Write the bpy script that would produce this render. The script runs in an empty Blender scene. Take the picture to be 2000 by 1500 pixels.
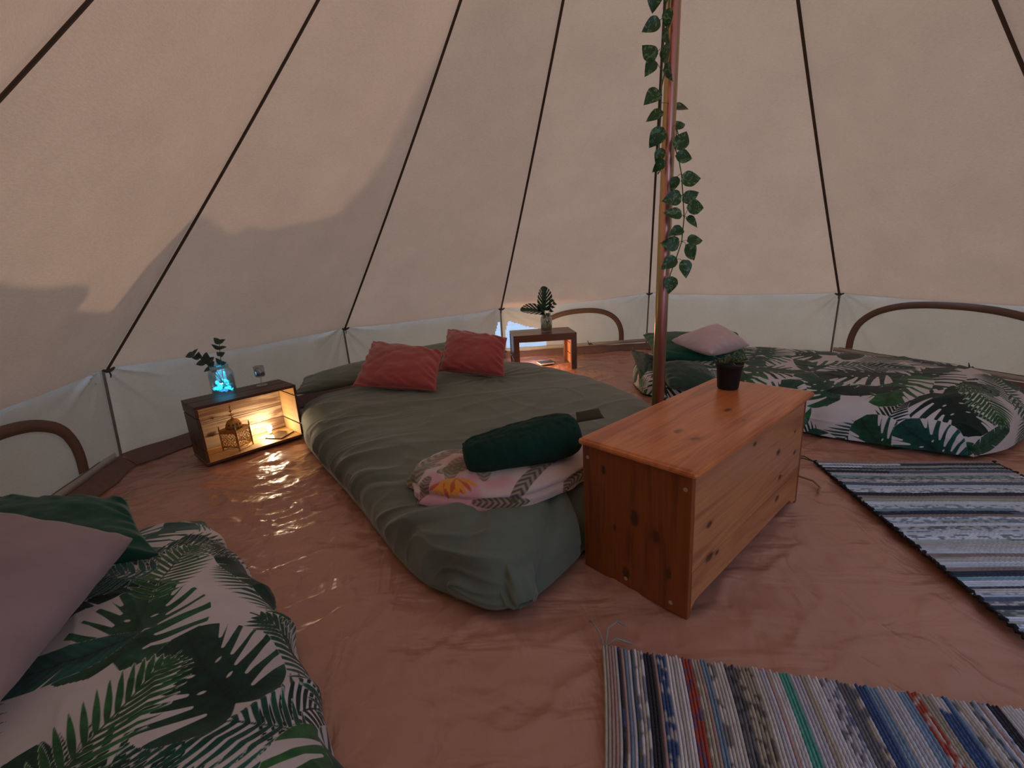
import bpy, bmesh, math, random
import numpy as np
from mathutils import Vector, Matrix
random.seed(7); RNG = np.random.RandomState(7)
sc = bpy.context.scene
COL = sc.collection

# ------------------------------------------------------------------ camera
PITCH, ROLL, F, CAMH = 0.2721, -0.049, 890.2, 0.9927
cam_data = bpy.data.cameras.new('camera'); cam = bpy.data.objects.new('camera', cam_data); COL.objects.link(cam)
fw = Vector((0, math.cos(PITCH), -math.sin(PITCH))); r0 = Vector((1, 0, 0)); u0 = r0.cross(fw)
rr = r0*math.cos(ROLL) + u0*math.sin(ROLL); uu = -r0*math.sin(ROLL) + u0*math.cos(ROLL)
cam.matrix_world = Matrix(((rr.x, uu.x, -fw.x, 0), (rr.y, uu.y, -fw.y, 0), (rr.z, uu.z, -fw.z, CAMH), (0, 0, 0, 1)))
cam_data.sensor_width = 36; cam_data.lens = F/2000*36; cam_data.clip_start = 0.05
sc.camera = cam

# ------------------------------------------------------------------ world, sun, exposure
SUN_AZ, SUN_EL = math.radians(-118), math.radians(27)
world = bpy.data.worlds.new('world'); sc.world = world; world.use_nodes = True
wn = world.node_tree.nodes; wl = world.node_tree.links
for n in list(wn): wn.remove(n)
wo = wn.new('ShaderNodeOutputWorld'); wb = wn.new('ShaderNodeBackground'); wr = wn.new('ShaderNodeValToRGB')
wt = wn.new('ShaderNodeTexCoord'); ws = wn.new('ShaderNodeSeparateXYZ')
wl.new(wt.outputs['Generated'], ws.inputs[0]); wl.new(ws.outputs['Z'], wr.inputs[0]); wl.new(wr.outputs[0], wb.inputs[0]); wl.new(wb.outputs[0], wo.inputs[0])
wr.color_ramp.elements[0].position = 0.0; wr.color_ramp.elements[0].color = (0.86, 0.93, 1.0, 1)
wr.color_ramp.elements[1].position = 0.7; wr.color_ramp.elements[1].color = (0.36, 0.57, 1.0, 1)
wb.inputs[1].default_value = 1.35
sun_d = bpy.data.lights.new('sun', 'SUN'); sun_d.energy = 1.0; sun_d.angle = math.radians(0.6); sun_d.color = (1.0, 0.98, 0.97)
sun = bpy.data.objects.new('sun', sun_d); COL.objects.link(sun)
sdir = Vector((math.sin(SUN_AZ)*math.cos(SUN_EL), math.cos(SUN_AZ)*math.cos(SUN_EL), math.sin(SUN_EL)))
sun.rotation_euler = sdir.to_track_quat('Z', 'Y').to_euler(); sun.location = sdir*20
vs = sc.view_settings
vs.view_transform = 'Standard'; vs.look = 'None'; vs.gamma = 1.0; vs.use_curve_mapping = False
vs.exposure = 0.17
sc.cycles.max_bounces = 8; sc.cycles.diffuse_bounces = 5; sc.cycles.transparent_max_bounces = 12
sc.cycles.sample_clamp_indirect = 3.0
sc.cycles.use_denoising = True

# ------------------------------------------------------------------ numpy noise
def _h(ix, iy, s):
    n = (ix.astype(np.int64)*374761393 + iy.astype(np.int64)*668265263 + s*974634777) & 0x7fffffff
    n = ((n ^ (n >> 13))*1274126177) & 0x7fffffff
    return ((n ^ (n >> 16)) & 0xffff)/65535.0
def vnoise(x, y, s=0):
    ix = np.floor(x); iy = np.floor(y); fx = x-ix; fy = y-iy
    fx = fx*fx*fx*(fx*(fx*6-15)+10); fy = fy*fy*fy*(fy*(fy*6-15)+10)
    a = _h(ix, iy, s); b = _h(ix+1, iy, s); c = _h(ix, iy+1, s); d = _h(ix+1, iy+1, s)
    return (a*(1-fx)+b*fx)*(1-fy)+(c*(1-fx)+d*fx)*fy - 0.5
def fbm(x, y, s=0, o=4):
    r = 0; a = 1.0
    for k in range(o):
        r = r + a*vnoise(x*2**k + 17.3*k, y*2**k - 9.1*k, s+k); a *= 0.5
    return r
def ridge(x, y, s=0, p=1.5):
    return np.clip(1-np.abs(vnoise(x, y, s))*4, 0, 1)**p
def smooth(a, b, x):
    t = np.clip((x-a)/(b-a), 0, 1); return t*t*(3-2*t)

# ------------------------------------------------------------------ object helpers
def obj(name, me, mat=None, parent=None, label=None):
    o = bpy.data.objects.new(name, me); COL.objects.link(o)
    if mat is not None:
        for m in (mat if isinstance(mat, (list, tuple)) else [mat]): me.materials.append(m)
    if parent is not None: o.parent = parent
    if label: o['label'] = label
    return o
def tag(o, label, cat, group=None, kind=None):
    o['label'] = label; o['category'] = cat
    if group: o['group'] = group
    if kind: o['kind'] = kind
    return o
def empty(name, loc=(0, 0, 0), rz=0.0):
    o = bpy.data.objects.new(name, None); COL.objects.link(o); o.location = loc; o.rotation_euler = (0, 0, rz)
    o.empty_display_size = 0.05
    return o
def struct(o): o['kind'] = 'structure'; return o
def mesh_np(name, V, Fq, smooth_=True):
    me = bpy.data.meshes.new(name)
    V = np.asarray(V, np.float32).reshape(-1, 3); Fq = np.asarray(Fq, np.int32); k = Fq.shape[1]
    me.vertices.add(len(V)); me.vertices.foreach_set('co', V.ravel())
    me.loops.add(Fq.size); me.loops.foreach_set('vertex_index', Fq.ravel())
    me.polygons.add(len(Fq)); me.polygons.foreach_set('loop_start', np.arange(0, Fq.size, k, dtype=np.int32))
    me.polygons.foreach_set('loop_total', np.full(len(Fq), k, np.int32))
    me.update(calc_edges=True); me.validate()
    if smooth_: me.polygons.foreach_set('use_smooth', np.ones(len(me.polygons), bool))
    return me
def gridf(nu, nv, off=0, flip=False):
    i, j = np.meshgrid(np.arange(nu-1), np.arange(nv-1), indexing='ij'); a = i*nv+j
    q = np.stack([a, a+nv, a+nv+1, a+1], -1).reshape(-1, 4)
    return (q[:, ::-1] if flip else q)+off
def gnorm(P):
    du = np.gradient(P, axis=0); dv = np.gradient(P, axis=1); n = np.cross(du, dv)
    return n/(np.linalg.norm(n, axis=-1, keepdims=True)+1e-12)
def add_attr(me, name, arr, typ='FLOAT'):
    a = me.attributes.new(name, typ, 'POINT')
    if typ == 'FLOAT': a.data.foreach_set('value', np.asarray(arr, np.float32).ravel())
    else:
        arr = np.asarray(arr, np.float32).reshape(-1, 3); arr = np.hstack([arr, np.ones((len(arr), 1), np.float32)])
        a.data.foreach_set('color', arr.ravel())
class MB:
    """collects boxes, tubes and lathes, then links them as one mesh"""
    def __init__(s): s.bm = bmesh.new()
    def box(s, a, b, bev=0.0, seg=2, M=None, mi=0):
        r = bmesh.ops.create_cube(s.bm, size=1.0); vs_ = r['verts']
        a = Vector(a); b = Vector(b); c = (a+b)/2; d = b-a
        for v in vs_: v.co = Vector((v.co.x*d.x, v.co.y*d.y, v.co.z*d.z))+c
        fs = list({f for v in vs_ for f in v.link_faces})
        if bev > 0:
            es = list({e for v in vs_ for e in v.link_edges})
            rb = bmesh.ops.bevel(s.bm, geom=es+vs_, offset=bev, segments=seg, affect='EDGES', profile=0.5)
            fs = list(set(rb['faces']) | {f for f in fs if f.is_valid}); vs_ = list({v for f in fs for v in f.verts})
        for f in fs: f.material_index = mi
        if M is not None:
            for v in vs_: v.co = M @ v.co
        return s
    def tube(s, pts, rad, n=8, caps=True, closed=False):
        pts = [Vector(p) for p in pts]; m = len(pts)
        rads = rad if isinstance(rad, (list, tuple)) else [rad]*m
        rings = []; up = None
        for i, p in enumerate(pts):
            if closed: t = pts[(i+1) % m]-pts[i-1]
            else: t = pts[min(i+1, m-1)]-pts[max(i-1, 0)]
            if t.length < 1e-9: t = Vector((0, 0, 1))
            t.normalize()
            if up is None: up = Vector((0, 0, 1)) if abs(t.z) < .9 else Vector((1, 0, 0))
            x = t.cross(up).normalized(); up = x.cross(t).normalized()
            rings.append([s.bm.verts.new(p+(x*math.cos(2*math.pi*k/n)+up*math.sin(2*math.pi*k/n))*rads[i]) for k in range(n)])
        rng = range(m if closed else m-1)
        for i in rng:
            A = rings[i]; B = rings[(i+1) % m]
            for k in range(n):
                f = s.bm.faces.new((A[k], A[(k+1) % n], B[(k+1) % n], B[k])); f.smooth = True
        if caps and not closed: s.bm.faces.new(rings[0][::-1]); s.bm.faces.new(rings[-1])
        return s
    def lathe(s, prof, c=(0, 0, 0), n=24, caps=True):
        c = Vector(c); rings = []
        for r, z in prof:
            if r < 1e-5: rings.append([s.bm.verts.new(c+Vector((0, 0, z)))])
            else: rings.append([s.bm.verts.new(c+Vector((r*math.cos(2*math.pi*k/n), r*math.sin(2*math.pi*k/n), z))) for k in range(n)])
        for A, B in zip(rings, rings[1:]):
            for k in range(n):
                a0, a1, b0, b1 = A[k % len(A)], A[(k+1) % n % len(A)], B[k % len(B)], B[(k+1) % n % len(B)]
                vv = []
                for v in (a0, a1, b1, b0):
                    if v not in vv: vv.append(v)
                if len(vv) > 2:
                    f = s.bm.faces.new(vv); f.smooth = True
        return s
    def poly(s, pts, th, axis='z'):
        """extruded polygon; pts 2-D, extrude by th along axis"""
        def P(p, h):
            return Vector((p[0], p[1], h)) if axis == 'z' else (Vector((p[0], h, p[1])) if axis == 'y' else Vector((h, p[0], p[1])))
        A = [s.bm.verts.new(P(p, 0)) for p in pts]; B = [s.bm.verts.new(P(p, th)) for p in pts]; n = len(pts)
        s.bm.faces.new(A[::-1]); s.bm.faces.new(B)
        for i in range(n): s.bm.faces.new((A[i], A[(i+1) % n], B[(i+1) % n], B[i]))
        return s
    def mesh(s, name):
        bmesh.ops.recalc_face_normals(s.bm, faces=s.bm.faces)
        me = bpy.data.meshes.new(name); s.bm.to_mesh(me); s.bm.free(); return me
    def build(s, name, mat, parent=None, label=None): return obj(name, s.mesh(name), mat, parent, label)
def copy_tree(o, parent=None):
    c = o.copy(); COL.objects.link(c)
    if parent is not None: c.parent = parent
    for ch in list(o.children): copy_tree(ch, c)
    return c

# ------------------------------------------------------------------ materials
class N:
    def __init__(s, name):
        s.m = bpy.data.materials.new(name); s.m.use_nodes = True; s.t = s.m.node_tree; s.n = s.t.nodes; s.l = s.t.links
        s.b = s.n['Principled BSDF']; s.out = s.n['Material Output']
    def new(s, t, **k):
        n = s.n.new(t)
        for a, b in k.items(): setattr(n, a, b)
        return n
    def link(s, a, b): s.l.new(a, b)
    def coord(s, scale=(1, 1, 1), kind='Object', rot=(0, 0, 0)):
        tc = s.new('ShaderNodeTexCoord'); mp = s.new('ShaderNodeMapping')
        mp.inputs['Scale'].default_value = scale; mp.inputs['Rotation'].default_value = rot
        s.link(tc.outputs[kind], mp.inputs[0]); return mp.outputs[0]
    def noise(s, vec, scale, detail=4, rough=.55, dist=0):
        n = s.new('ShaderNodeTexNoise'); n.inputs['Scale'].default_value = scale; n.inputs['Detail'].default_value = detail
        n.inputs['Roughness'].default_value = rough; n.inputs['Distortion'].default_value = dist
        if vec is not None: s.link(vec, n.inputs['Vector'])
        return n.outputs[0]
    def ramp(s, fac, stops):
        r = s.new('ShaderNodeValToRGB'); e = r.color_ramp.elements
        while len(e) < len(stops): e.new(0.5)
        for i, (p, c) in enumerate(stops): e[i].position = p; e[i].color = tuple(c)+(1,) if len(c) == 3 else c
        s.link(fac, r.inputs[0]); return r.outputs[0]
    def math(s, op, a, b=None, clamp=False):
        m = s.new('ShaderNodeMath', operation=op); m.use_clamp = clamp
        for i, v in enumerate((a, b)):
            if v is None: continue
            if isinstance(v, (int, float)): m.inputs[i].default_value = v
            else: s.link(v, m.inputs[i])
        return m.outputs[0]
    def mix(s, fac, a, b, mode='MIX'):
        m = s.new('ShaderNodeMix', data_type='RGBA', blend_type=mode)
        for k, v in ((0, fac), (6, a), (7, b)):
            if isinstance(v, (int, float)): m.inputs[k].default_value = v
            elif isinstance(v, (tuple, list)): m.inputs[k].default_value = tuple(v)+(1,) if len(v) == 3 else v
            else: s.link(v, m.inputs[k])
        return m.outputs[2]
    def bump(s, h, strength=.3, dist=.01, to=None):
        b = s.new('ShaderNodeBump'); b.inputs['Strength'].default_value = strength; b.inputs['Distance'].default_value = dist
        s.link(h, b.inputs['Height']); s.link(b.outputs[0], (to or s.b).inputs['Normal']); return b.outputs[0]
    def set(s, **k):
        for a, v in k.items():
            a = a.replace('_', ' ')
            if a not in s.b.inputs: continue
            if isinstance(v, (int, float)): s.b.inputs[a].default_value = v
            elif isinstance(v, (tuple, list)): s.b.inputs[a].default_value = tuple(v)+(1,) if len(v) == 3 else v
            else: s.link(v, s.b.inputs[a])
        return s

def m_plain(name, c, rough=.6, var=.12, scale=30, **k):
    s = N(name); f = s.noise(s.coord(), scale)
    s.set(Base_Color=s.ramp(f, [(.3, [x*(1-var) for x in c]), (.7, [min(1, x*(1+var)) for x in c])]), Roughness=rough, **k)
    return s.m
def m_canvas(name, dif, tra, w=.5):
    s = N(name); s.n.remove(s.b)
    v = s.coord(); weave = s.noise(s.coord((1, 1, 1)), 260, 2); blot = s.noise(v, 3.5, 5, .6); slub = s.noise(s.coord((18, 18, 120)), 3, 3)
    k = s.math('ADD', s.math('MULTIPLY', blot, .35), s.math('MULTIPLY', slub, .35)); k = s.math('ADD', k, s.math('MULTIPLY', weave, .3))
    cd = s.mix(1.0, dif, s.ramp(k, [(.35, (.87, .87, .87)), (.65, (1.08, 1.07, 1.06))]), 'MULTIPLY')
    ct = s.mix(1.0, tra, s.ramp(k, [(.35, (.86, .85, .84)), (.65, (1.09, 1.09, 1.09))]), 'MULTIPLY')
    d = s.new('ShaderNodeBsdfDiffuse'); t = s.new('ShaderNodeBsdfTranslucent'); m = s.new('ShaderNodeMixShader')
    s.link(cd, d.inputs[0]); s.link(ct, t.inputs[0]); m.inputs[0].default_value = w
    s.link(d.outputs[0], m.inputs[1]); s.link(t.outputs[0], m.inputs[2]); s.link(m.outputs[0], s.out.inputs[0])
    b = s.new('ShaderNodeBump'); b.inputs['Strength'].default_value = .25; b.inputs['Distance'].default_value = .002
    s.link(s.math('ADD', weave, s.math('MULTIPLY', blot, 2.0)), b.inputs['Height']); s.link(b.outputs[0], d.inputs['Normal']); s.link(b.outputs[0], t.inputs['Normal'])
    return s.m
def m_cloth(name, c, rough=.85, sheen=.25, var=.1, bump=.25, bscale=350):
    s = N(name); v = s.coord(); f = s.noise(v, 6, 5); w = s.noise(v, bscale, 2)
    s.set(Base_Color=s.ramp(f, [(.3, [x*(1-var) for x in c]), (.7, [x*(1+var) for x in c])]), Roughness=rough, Sheen_Weight=sheen, Sheen_Roughness=.5, Specular_IOR_Level=.25)
    s.bump(s.math('ADD', w, s.math('MULTIPLY', s.noise(v, 25, 4), 2)), bump, .003)
    return s.m
def m_wood(name, light, dark, axis=0, scale=1.0, knots=(), rough=.45, rings=22, knotc=(.075, .022, .006), coat=0.0, contrast=1.0):
    """axis: grain direction; knots: (x,y,z,r) in object space"""
    s = N(name); tc = s.new('ShaderNodeTexCoord'); o = tc.outputs['Object']
    st = [8.0, 8.0, 8.0]; st[axis] = .7
    mp = s.new('ShaderNodeMapping'); mp.inputs['Scale'].default_value = [a*scale for a in st]; s.link(o, mp.inputs[0])
    n1 = s.noise(mp.outputs[0], 1.0, 6, .6, 1.2); ksum = None; ring = None
    for (x, y, z, r) in knots:
        q = s.new('ShaderNodeVectorMath', operation='SUBTRACT'); s.link(o, q.inputs[0]); q.inputs[1].default_value = (x, y, z)
        q2 = s.new('ShaderNodeVectorMath', operation='MULTIPLY'); s.link(q.outputs[0], q2.inputs[0]); sv = [1.45/r]*3; sv[axis] = .8/r; q2.inputs[1].default_value = sv
        ln = s.new('ShaderNodeVectorMath', operation='LENGTH'); s.link(q2.outputs[0], ln.inputs[0])
        d = s.math('ADD', ln.outputs['Value'], s.math('MULTIPLY', s.math('SUBTRACT', s.noise(o, 60, 2), .5), .9))
        k = s.math('DIVIDE', 1.0, s.math('ADD', s.math('MULTIPLY', d, d), .6)); ksum = k if ksum is None else s.math('ADD', ksum, k)
        e = s.math('SUBTRACT', 1.35, d, clamp=True); ring = e if ring is None else s.math('MAXIMUM', ring, e)
    g = s.math('MULTIPLY', n1, float(rings))
    if ksum is not None: g = s.math('ADD', g, s.math('MULTIPLY', ksum, 3.0))
    sn = s.math('ADD', s.math('MULTIPLY', s.math('SINE', g), .5), .5)
    fine = [90.0]*3; fine[axis] = 3.0
    mp2 = s.new('ShaderNodeMapping'); mp2.inputs['Scale'].default_value = fine; s.link(o, mp2.inputs[0]); nf = s.noise(mp2.outputs[0], 1.0, 3)
    f = s.math('ADD', s.math('MULTIPLY', sn, .45*contrast), s.math('MULTIPLY', nf, .6)); f = s.math('ADD', f, s.math('MULTIPLY', s.noise(o, 5, 3), .35))
    c = s.ramp(f, [(.25, light), (1.0, dark)])
    if ring is not None: c = s.mix(s.math('MULTIPLY', ring, 1.5, clamp=True), c, knotc)
    s.set(Base_Color=c, Roughness=rough, Coat_Weight=coat, Coat_Roughness=.25)
    s.bump(f, .15, .002)
    return s.m
def m_emit(name, c, st):
    s = N(name); s.set(Base_Color=c, Emission_Color=c, Emission_Strength=st); return s.m
def m_glass(name, tint=(.9, .95, .95), refl=.12):
    s = N(name); s.n.remove(s.b)
    t = s.new('ShaderNodeBsdfTransparent'); t.inputs[0].default_value = tuple(tint)+(1,)
    g = s.new('ShaderNodeBsdfGlossy'); g.inputs['Roughness'].default_value = .04
    lw = s.new('ShaderNodeLayerWeight'); lw.inputs[0].default_value = .35
    f = s.math('ADD', s.math('MULTIPLY', lw.outputs['Facing'], .55), refl*.5, clamp=True)
    m = s.new('ShaderNodeMixShader'); s.link(f, m.inputs[0]); s.link(t.outputs[0], m.inputs[1]); s.link(g.outputs[0], m.inputs[2]); s.link(m.outputs[0], s.out.inputs[0])
    return s.m
def m_attr(name, attr='print', rough=.85, sheen=.2, bump=.25, bscale=320):
    s = N(name); a = s.new('ShaderNodeAttribute', attribute_name=attr)
    s.set(Base_Color=a.outputs['Color'], Roughness=rough, Sheen_Weight=sheen, Specular_IOR_Level=.25)
    s.bump(s.noise(s.coord(), bscale, 2), bump, .003); return s.m
def m_leafprint(name):
    s = N(name); a = s.new('ShaderNodeAttribute', attribute_name='cover'); t = s.new('ShaderNodeAttribute', attribute_name='tone')
    f = s.math('ADD', s.math('MULTIPLY', a.outputs['Fac'], 500.0), .5, clamp=True)
    v = s.coord(); white = s.ramp(s.noise(v, 5, 4), [(.3, (.54, .50, .52)), (.7, (.64, .60, .63))])
    tn = s.mix(1.0, t.outputs['Color'], s.ramp(s.noise(v, 22, 5, .7), [(.3, (.45, .5, .5)), (.7, (1.7, 1.6, 1.6))]), 'MULTIPLY')
    s.set(Base_Color=s.mix(f, white, tn), Roughness=.82, Sheen_Weight=.15, Specular_IOR_Level=.25)
    s.bump(s.noise(v, 350, 2), .2, .003); return s.m

CANVAS = m_canvas('roof_canvas', (.64, .51, .42), (.86, .49, .28), .38)
WALLC = m_canvas('wall_canvas', (.58, .53, .46), (.64, .46, .30), .38)
TAPE = m_plain('seam_tape_brown', (.075, .045, .028), .8)
WTAPE = m_plain('wall_seam_cord', (.19, .15, .12), .8)
MESHC = m_canvas('window_trim_cloth', (.30, .19, .14), (.30, .17, .10), .38)
SAGE = m_cloth('sage_cotton', (.135, .165, .128), .75, .35, .1, .2)
TEAL = m_cloth('bottle_green_cotton', (.006, .072, .045), .75, .2)
PLUSH = m_cloth('dark_green_terry', (.003, .038, .027), .95, .06, .3, .9, 500)
PINK_DIM = m_cloth('dimmed_pink_cotton', (.33, .25, .29), .8, .2)  # pale pink cloth darkened: dimming towards the frame edge put into the colour
PINKW = m_cloth('pale_pink_cotton', (.60, .45, .47), .8, .3)
ROSE = m_cloth('dusty_rose_velvet', (.42, .075, .075), .7, .6, .12, .2)
LEAFP = m_leafprint('leaf_print_cotton')

# ------------------------------------------------------------------ tent geometry
PX, PY, HA = 0.6842, 2.0439, 3.66
AZ = [-2.0719, -1.471, -.8741, -.2875, .2777, .8555]; RR = [2.7564, 2.8, 2.66, 2.68, 2.8, 2.82]; ZT = [.55, .534, .496, .5, .569, .566]
rest = (2*math.pi-(AZ[5]-AZ[0]))/6
for k in range(1, 6): AZ.append(AZ[5]+rest*k); RR.append(2.78); ZT.append(.55)
NP = 11
TOP = [np.array([PX+r*math.sin(a), PY+r*math.cos(a), z]) for a, r, z in zip(AZ, RR, ZT)]
BOT = [np.array([PX+r*math.sin(a), PY+r*math.cos(a), 0.0]) for a, r in zip(AZ, RR)]
BOT[1] = np.array([-2.145, 2.299, 0.0]); BOT[4] = np.array([1.428, 4.71, 0.0])
APEX = np.array([PX, PY, HA]); CEN = np.array([PX, PY, 0.0])
def seam_pt(i, t):
    i %= NP; P = TOP[i]*(1-t)+APEX*t
    d = CEN-TOP[i]; d[2] = 0; d /= np.linalg.norm(d)
    return P + d*(0.035*math.sin(math.pi*min(1, t*1.1))) + np.array([0, 0, -.03*math.sin(math.pi*t)])
def roof_panel(i):
    ns, nt = 41, 70; P = np.zeros((ns, nt, 3)); ts = np.linspace(0, .985, nt); ss = np.linspace(0, 1, ns)
    for b, t in enumerate(ts):
        A = seam_pt(i, t); B = seam_pt(i+1, t)
        for a, s_ in enumerate(ss):
            p = A*(1-s_)+B*s_; q = 4*s_*(1-s_)
            c = CEN-p; c[2] = 0; c /= (np.linalg.norm(c)+1e-9)
            p = p + c*(.028*q*(1-t)**3) + np.array([0, 0, -.018*q*(1-t)**6])
            P[a, b] = p
    n = gnorm(P); S, T = np.meshgrid(ss, ts, indexing='ij')
    w = np.linalg.norm(TOP[i]-TOP[(i+1) % NP]); X = S*w*(1-T); Y = T*3.9
    amp = 0.0
    for (cx, cy, sd) in ((0.0, 0.0, 3), (w, 0.0, 5)):
        dx = X-cx*(1-T); dy = Y-cy; r = np.sqrt(dx*dx+dy*dy)+.02; th = np.arctan2(dy, np.abs(dx)+1e-6)
        amp = amp + .018*vnoise(th*7, r*1.2, sd+i*11)*np.exp(-r/.8)*smooth(0, .12, r)
    amp = amp + .012*fbm(X*1.1, Y*.7, 40+i, 2)*np.minimum(1, 4*S*(1-S)*1.4)
    return P + n*(amp*smooth(0, .05, np.minimum(S, 1-S)))[..., None]
ceiling = empty('ceiling', (PX, PY, 0)); struct(ceiling); ceiling['label'] = 'cream canvas bell tent roof rising in sewn panels to the centre pole'
OFF = np.array([PX, PY, 0])
DOOR_PANEL = 8   # the door opening is behind the camera
for i in range(NP):
    P = roof_panel(i)-OFF
    if i == DOOR_PANEL:
        Fq = gridf(41, 70).reshape(40, 69, 4)
        keep = np.ones((40, 69), bool); keep[1:39, :30] = False
        me = mesh_np('roof_panel', P, Fq[keep])
    else: me = mesh_np('roof_panel', P, gridf(41, 70))
    obj('roof_panel', me, CANVAS, ceiling)
def strip(pts, width, normal_to, th=.003):
    """flat cloth strip along pts, lying in the surface whose inward direction is normal_to(p)"""
    pts = [Vector(p) for p in pts]; V = []; m = len(pts)
    for k, p in enumerate(pts):
        t = (pts[min(k+1, m-1)]-pts[max(k-1, 0)]).normalized(); nn = Vector(normal_to(p)).normalized()
        sd = t.cross(nn).normalized(); nn = sd.cross(t).normalized()
        w = width if not callable(width) else width(k/(m-1))
        for a, b in ((-1, 0), (1, 0), (1, 1), (-1, 1)): V.append(p+sd*(a*w/2)+nn*(b*th))
    Fq = []
    for k in range(m-1):
        for a in range(4): Fq.append((k*4+a, k*4+(a+1) % 4, k*4+4+(a+1) % 4, k*4+4+a))
    return mesh_np('strip', [tuple(v) for v in V], Fq, False)
inward = lambda p: (PX-p.x-0, PY-p.y-0, -.9) if False else (-p.x, -p.y, -math.hypot(p.x, p.y)*.8)
for i in range(NP):
    pts = [seam_pt(i, t)-OFF for t in np.linspace(0, .985, 40)]
    d = -pts[0]/np.linalg.norm(pts[0]); pts = [p+np.array([d[0], d[1], -.6])*.010 for p in pts]
    obj('seam_tape', strip(pts, .017, inward), TAPE, ceiling)

# walls
def wall_panel(i, name, holes=None, mat=WALLC):
    ns, nt = 121, 49; j = (i+1) % NP
    S, T = np.meshgrid(np.linspace(0, 1, ns), np.linspace(0, 1, nt), indexing='ij')
    A = BOT[i][None, None]*(1-S[..., None])+BOT[j][None, None]*S[..., None]
    B = TOP[i][None, None]*(1-S[..., None])+TOP[j][None, None]*S[..., None]
    q = 4*S*(1-S); mid = (A+B)/2; c = CEN-mid; c[..., 2] = 0; c /= np.linalg.norm(c, axis=-1, keepdims=True)
    # wall top hangs a little outside the roof edge, with the same sag
    P = A*(1-T[..., None])+B*T[..., None] + c*(.028*q*T*.8)[..., None] - c*(.022*T)[..., None] + np.array([0, 0, 1.])*(-.018*q*T+.012*T)[..., None]
    w = np.linalg.norm(TOP[i]-TOP[j]); X = S*w; Y = (1-T)*.55; amp = 0.0
    for (cx, sd) in ((0.0, 2), (w, 9)):
        dx = np.abs(X-cx); r = np.sqrt(dx*dx+Y*Y)+.01; th = np.arctan2(Y, dx)
        amp = amp + .034*vnoise(th*8, r*1.5, sd+i*7)*np.exp(-r/.55)*smooth(0.0, .1, r)
    amp = amp + .016*vnoise(X*7, Y*1.0+X*1.5, 60+i)*(1-T)*T*2 + .014*fbm(X*2.4, Y*1.6, 70+i, 3)*T*(1-T)*3
    amp = amp + .012*vnoise(X*16, Y*.5, 80+i)*smooth(.55, 1, T)*smooth(0, .05, 1-T)
    P = P - c*(amp*smooth(0, .03, np.minimum(S, 1-S)))[..., None]
    Fq = gridf(ns, nt).reshape(ns-1, nt-1, 4); keep = np.ones((ns-1, nt-1), bool)
    if holes:
        Sc = (np.arange(ns-1)+.5)/(ns-1); Tc = (np.arange(nt-1)+.5)/(nt-1)
        SS, TT = np.meshgrid(Sc, Tc, indexing='ij'); keep = ~holes(SS*w, TT*.52)
    return mesh_np(name, P, Fq[keep]), P
names = {0: 'wall_left', 1: 'wall_left_rear', 2: 'wall_back_left', 3: 'wall_back', 4: 'wall_back_right', 5: 'wall_right', 6: 'wall_right_front', 7: 'wall_front_right', 9: 'wall_front_left', 10: 'wall_left_front'}
def hole2(X, Z):   # narrow gap left of the seam
    w = np.linalg.norm(TOP[2]-TOP[3]); d = w-X
    return (d > .018) & (d < .018+.075*smooth(.40, .16, Z)+.015) & (Z > .05) & (Z < .37)
def hole3(X, Z):   # window opening whose flap hangs loose
    top = .385-.11*smooth(.05, .42, X)-.02*np.abs(np.sin(X*9))
    return (X > .035) & (X < .46) & (Z > .055) & (Z < top) & (Z < .15+X*3)
WP = {}
for i in range(NP):
    if i == DOOR_PANEL: continue
    me, P = wall_panel(i, 'canvas_wall', hole2 if i == 2 else hole3 if i == 3 else None)
    w_ = obj(names[i], me, WALLC); struct(w_); WP[i] = (w_, P)
    # seam cord at the left post of each panel
    k = P[0] if i != 0 else P[0]
    pts = [P[0, t]+(CEN-P[0, t])*np.array([1, 1, 0])*.003 for t in range(0, 49, 3)]
    obj('seam_tape', strip(pts, .014, lambda p: (PX-p.x, PY-p.y, 0)), WTAPE, w_)
    # toggle and webbing loop under the eaves at the corner
    T_ = TOP[i]; d = (CEN-T_); d[2] = 0; d /= np.linalg.norm(d); sd = np.array([-d[1], d[0], 0])
    b = MB(); p0 = T_+d*.018+np.array([0, 0, -.004])
    b.tube([p0-sd*.028, p0-sd*.01+np.array([0, 0, -.008]), p0+sd*.012+np.array([0, 0, -.007]), p0+sd*.035+np.array([0, 0, .002])], [.006, .009, .009, .005], 8)
    b.tube([p0+np.array([0, 0, -.004]), p0+np.array([0, 0, -.03])+d*.006, p0+np.array([0, 0, -.045])], [.003, .004, .002], 6)
    b.build('corner_toggle', TAPE, w_)
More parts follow.
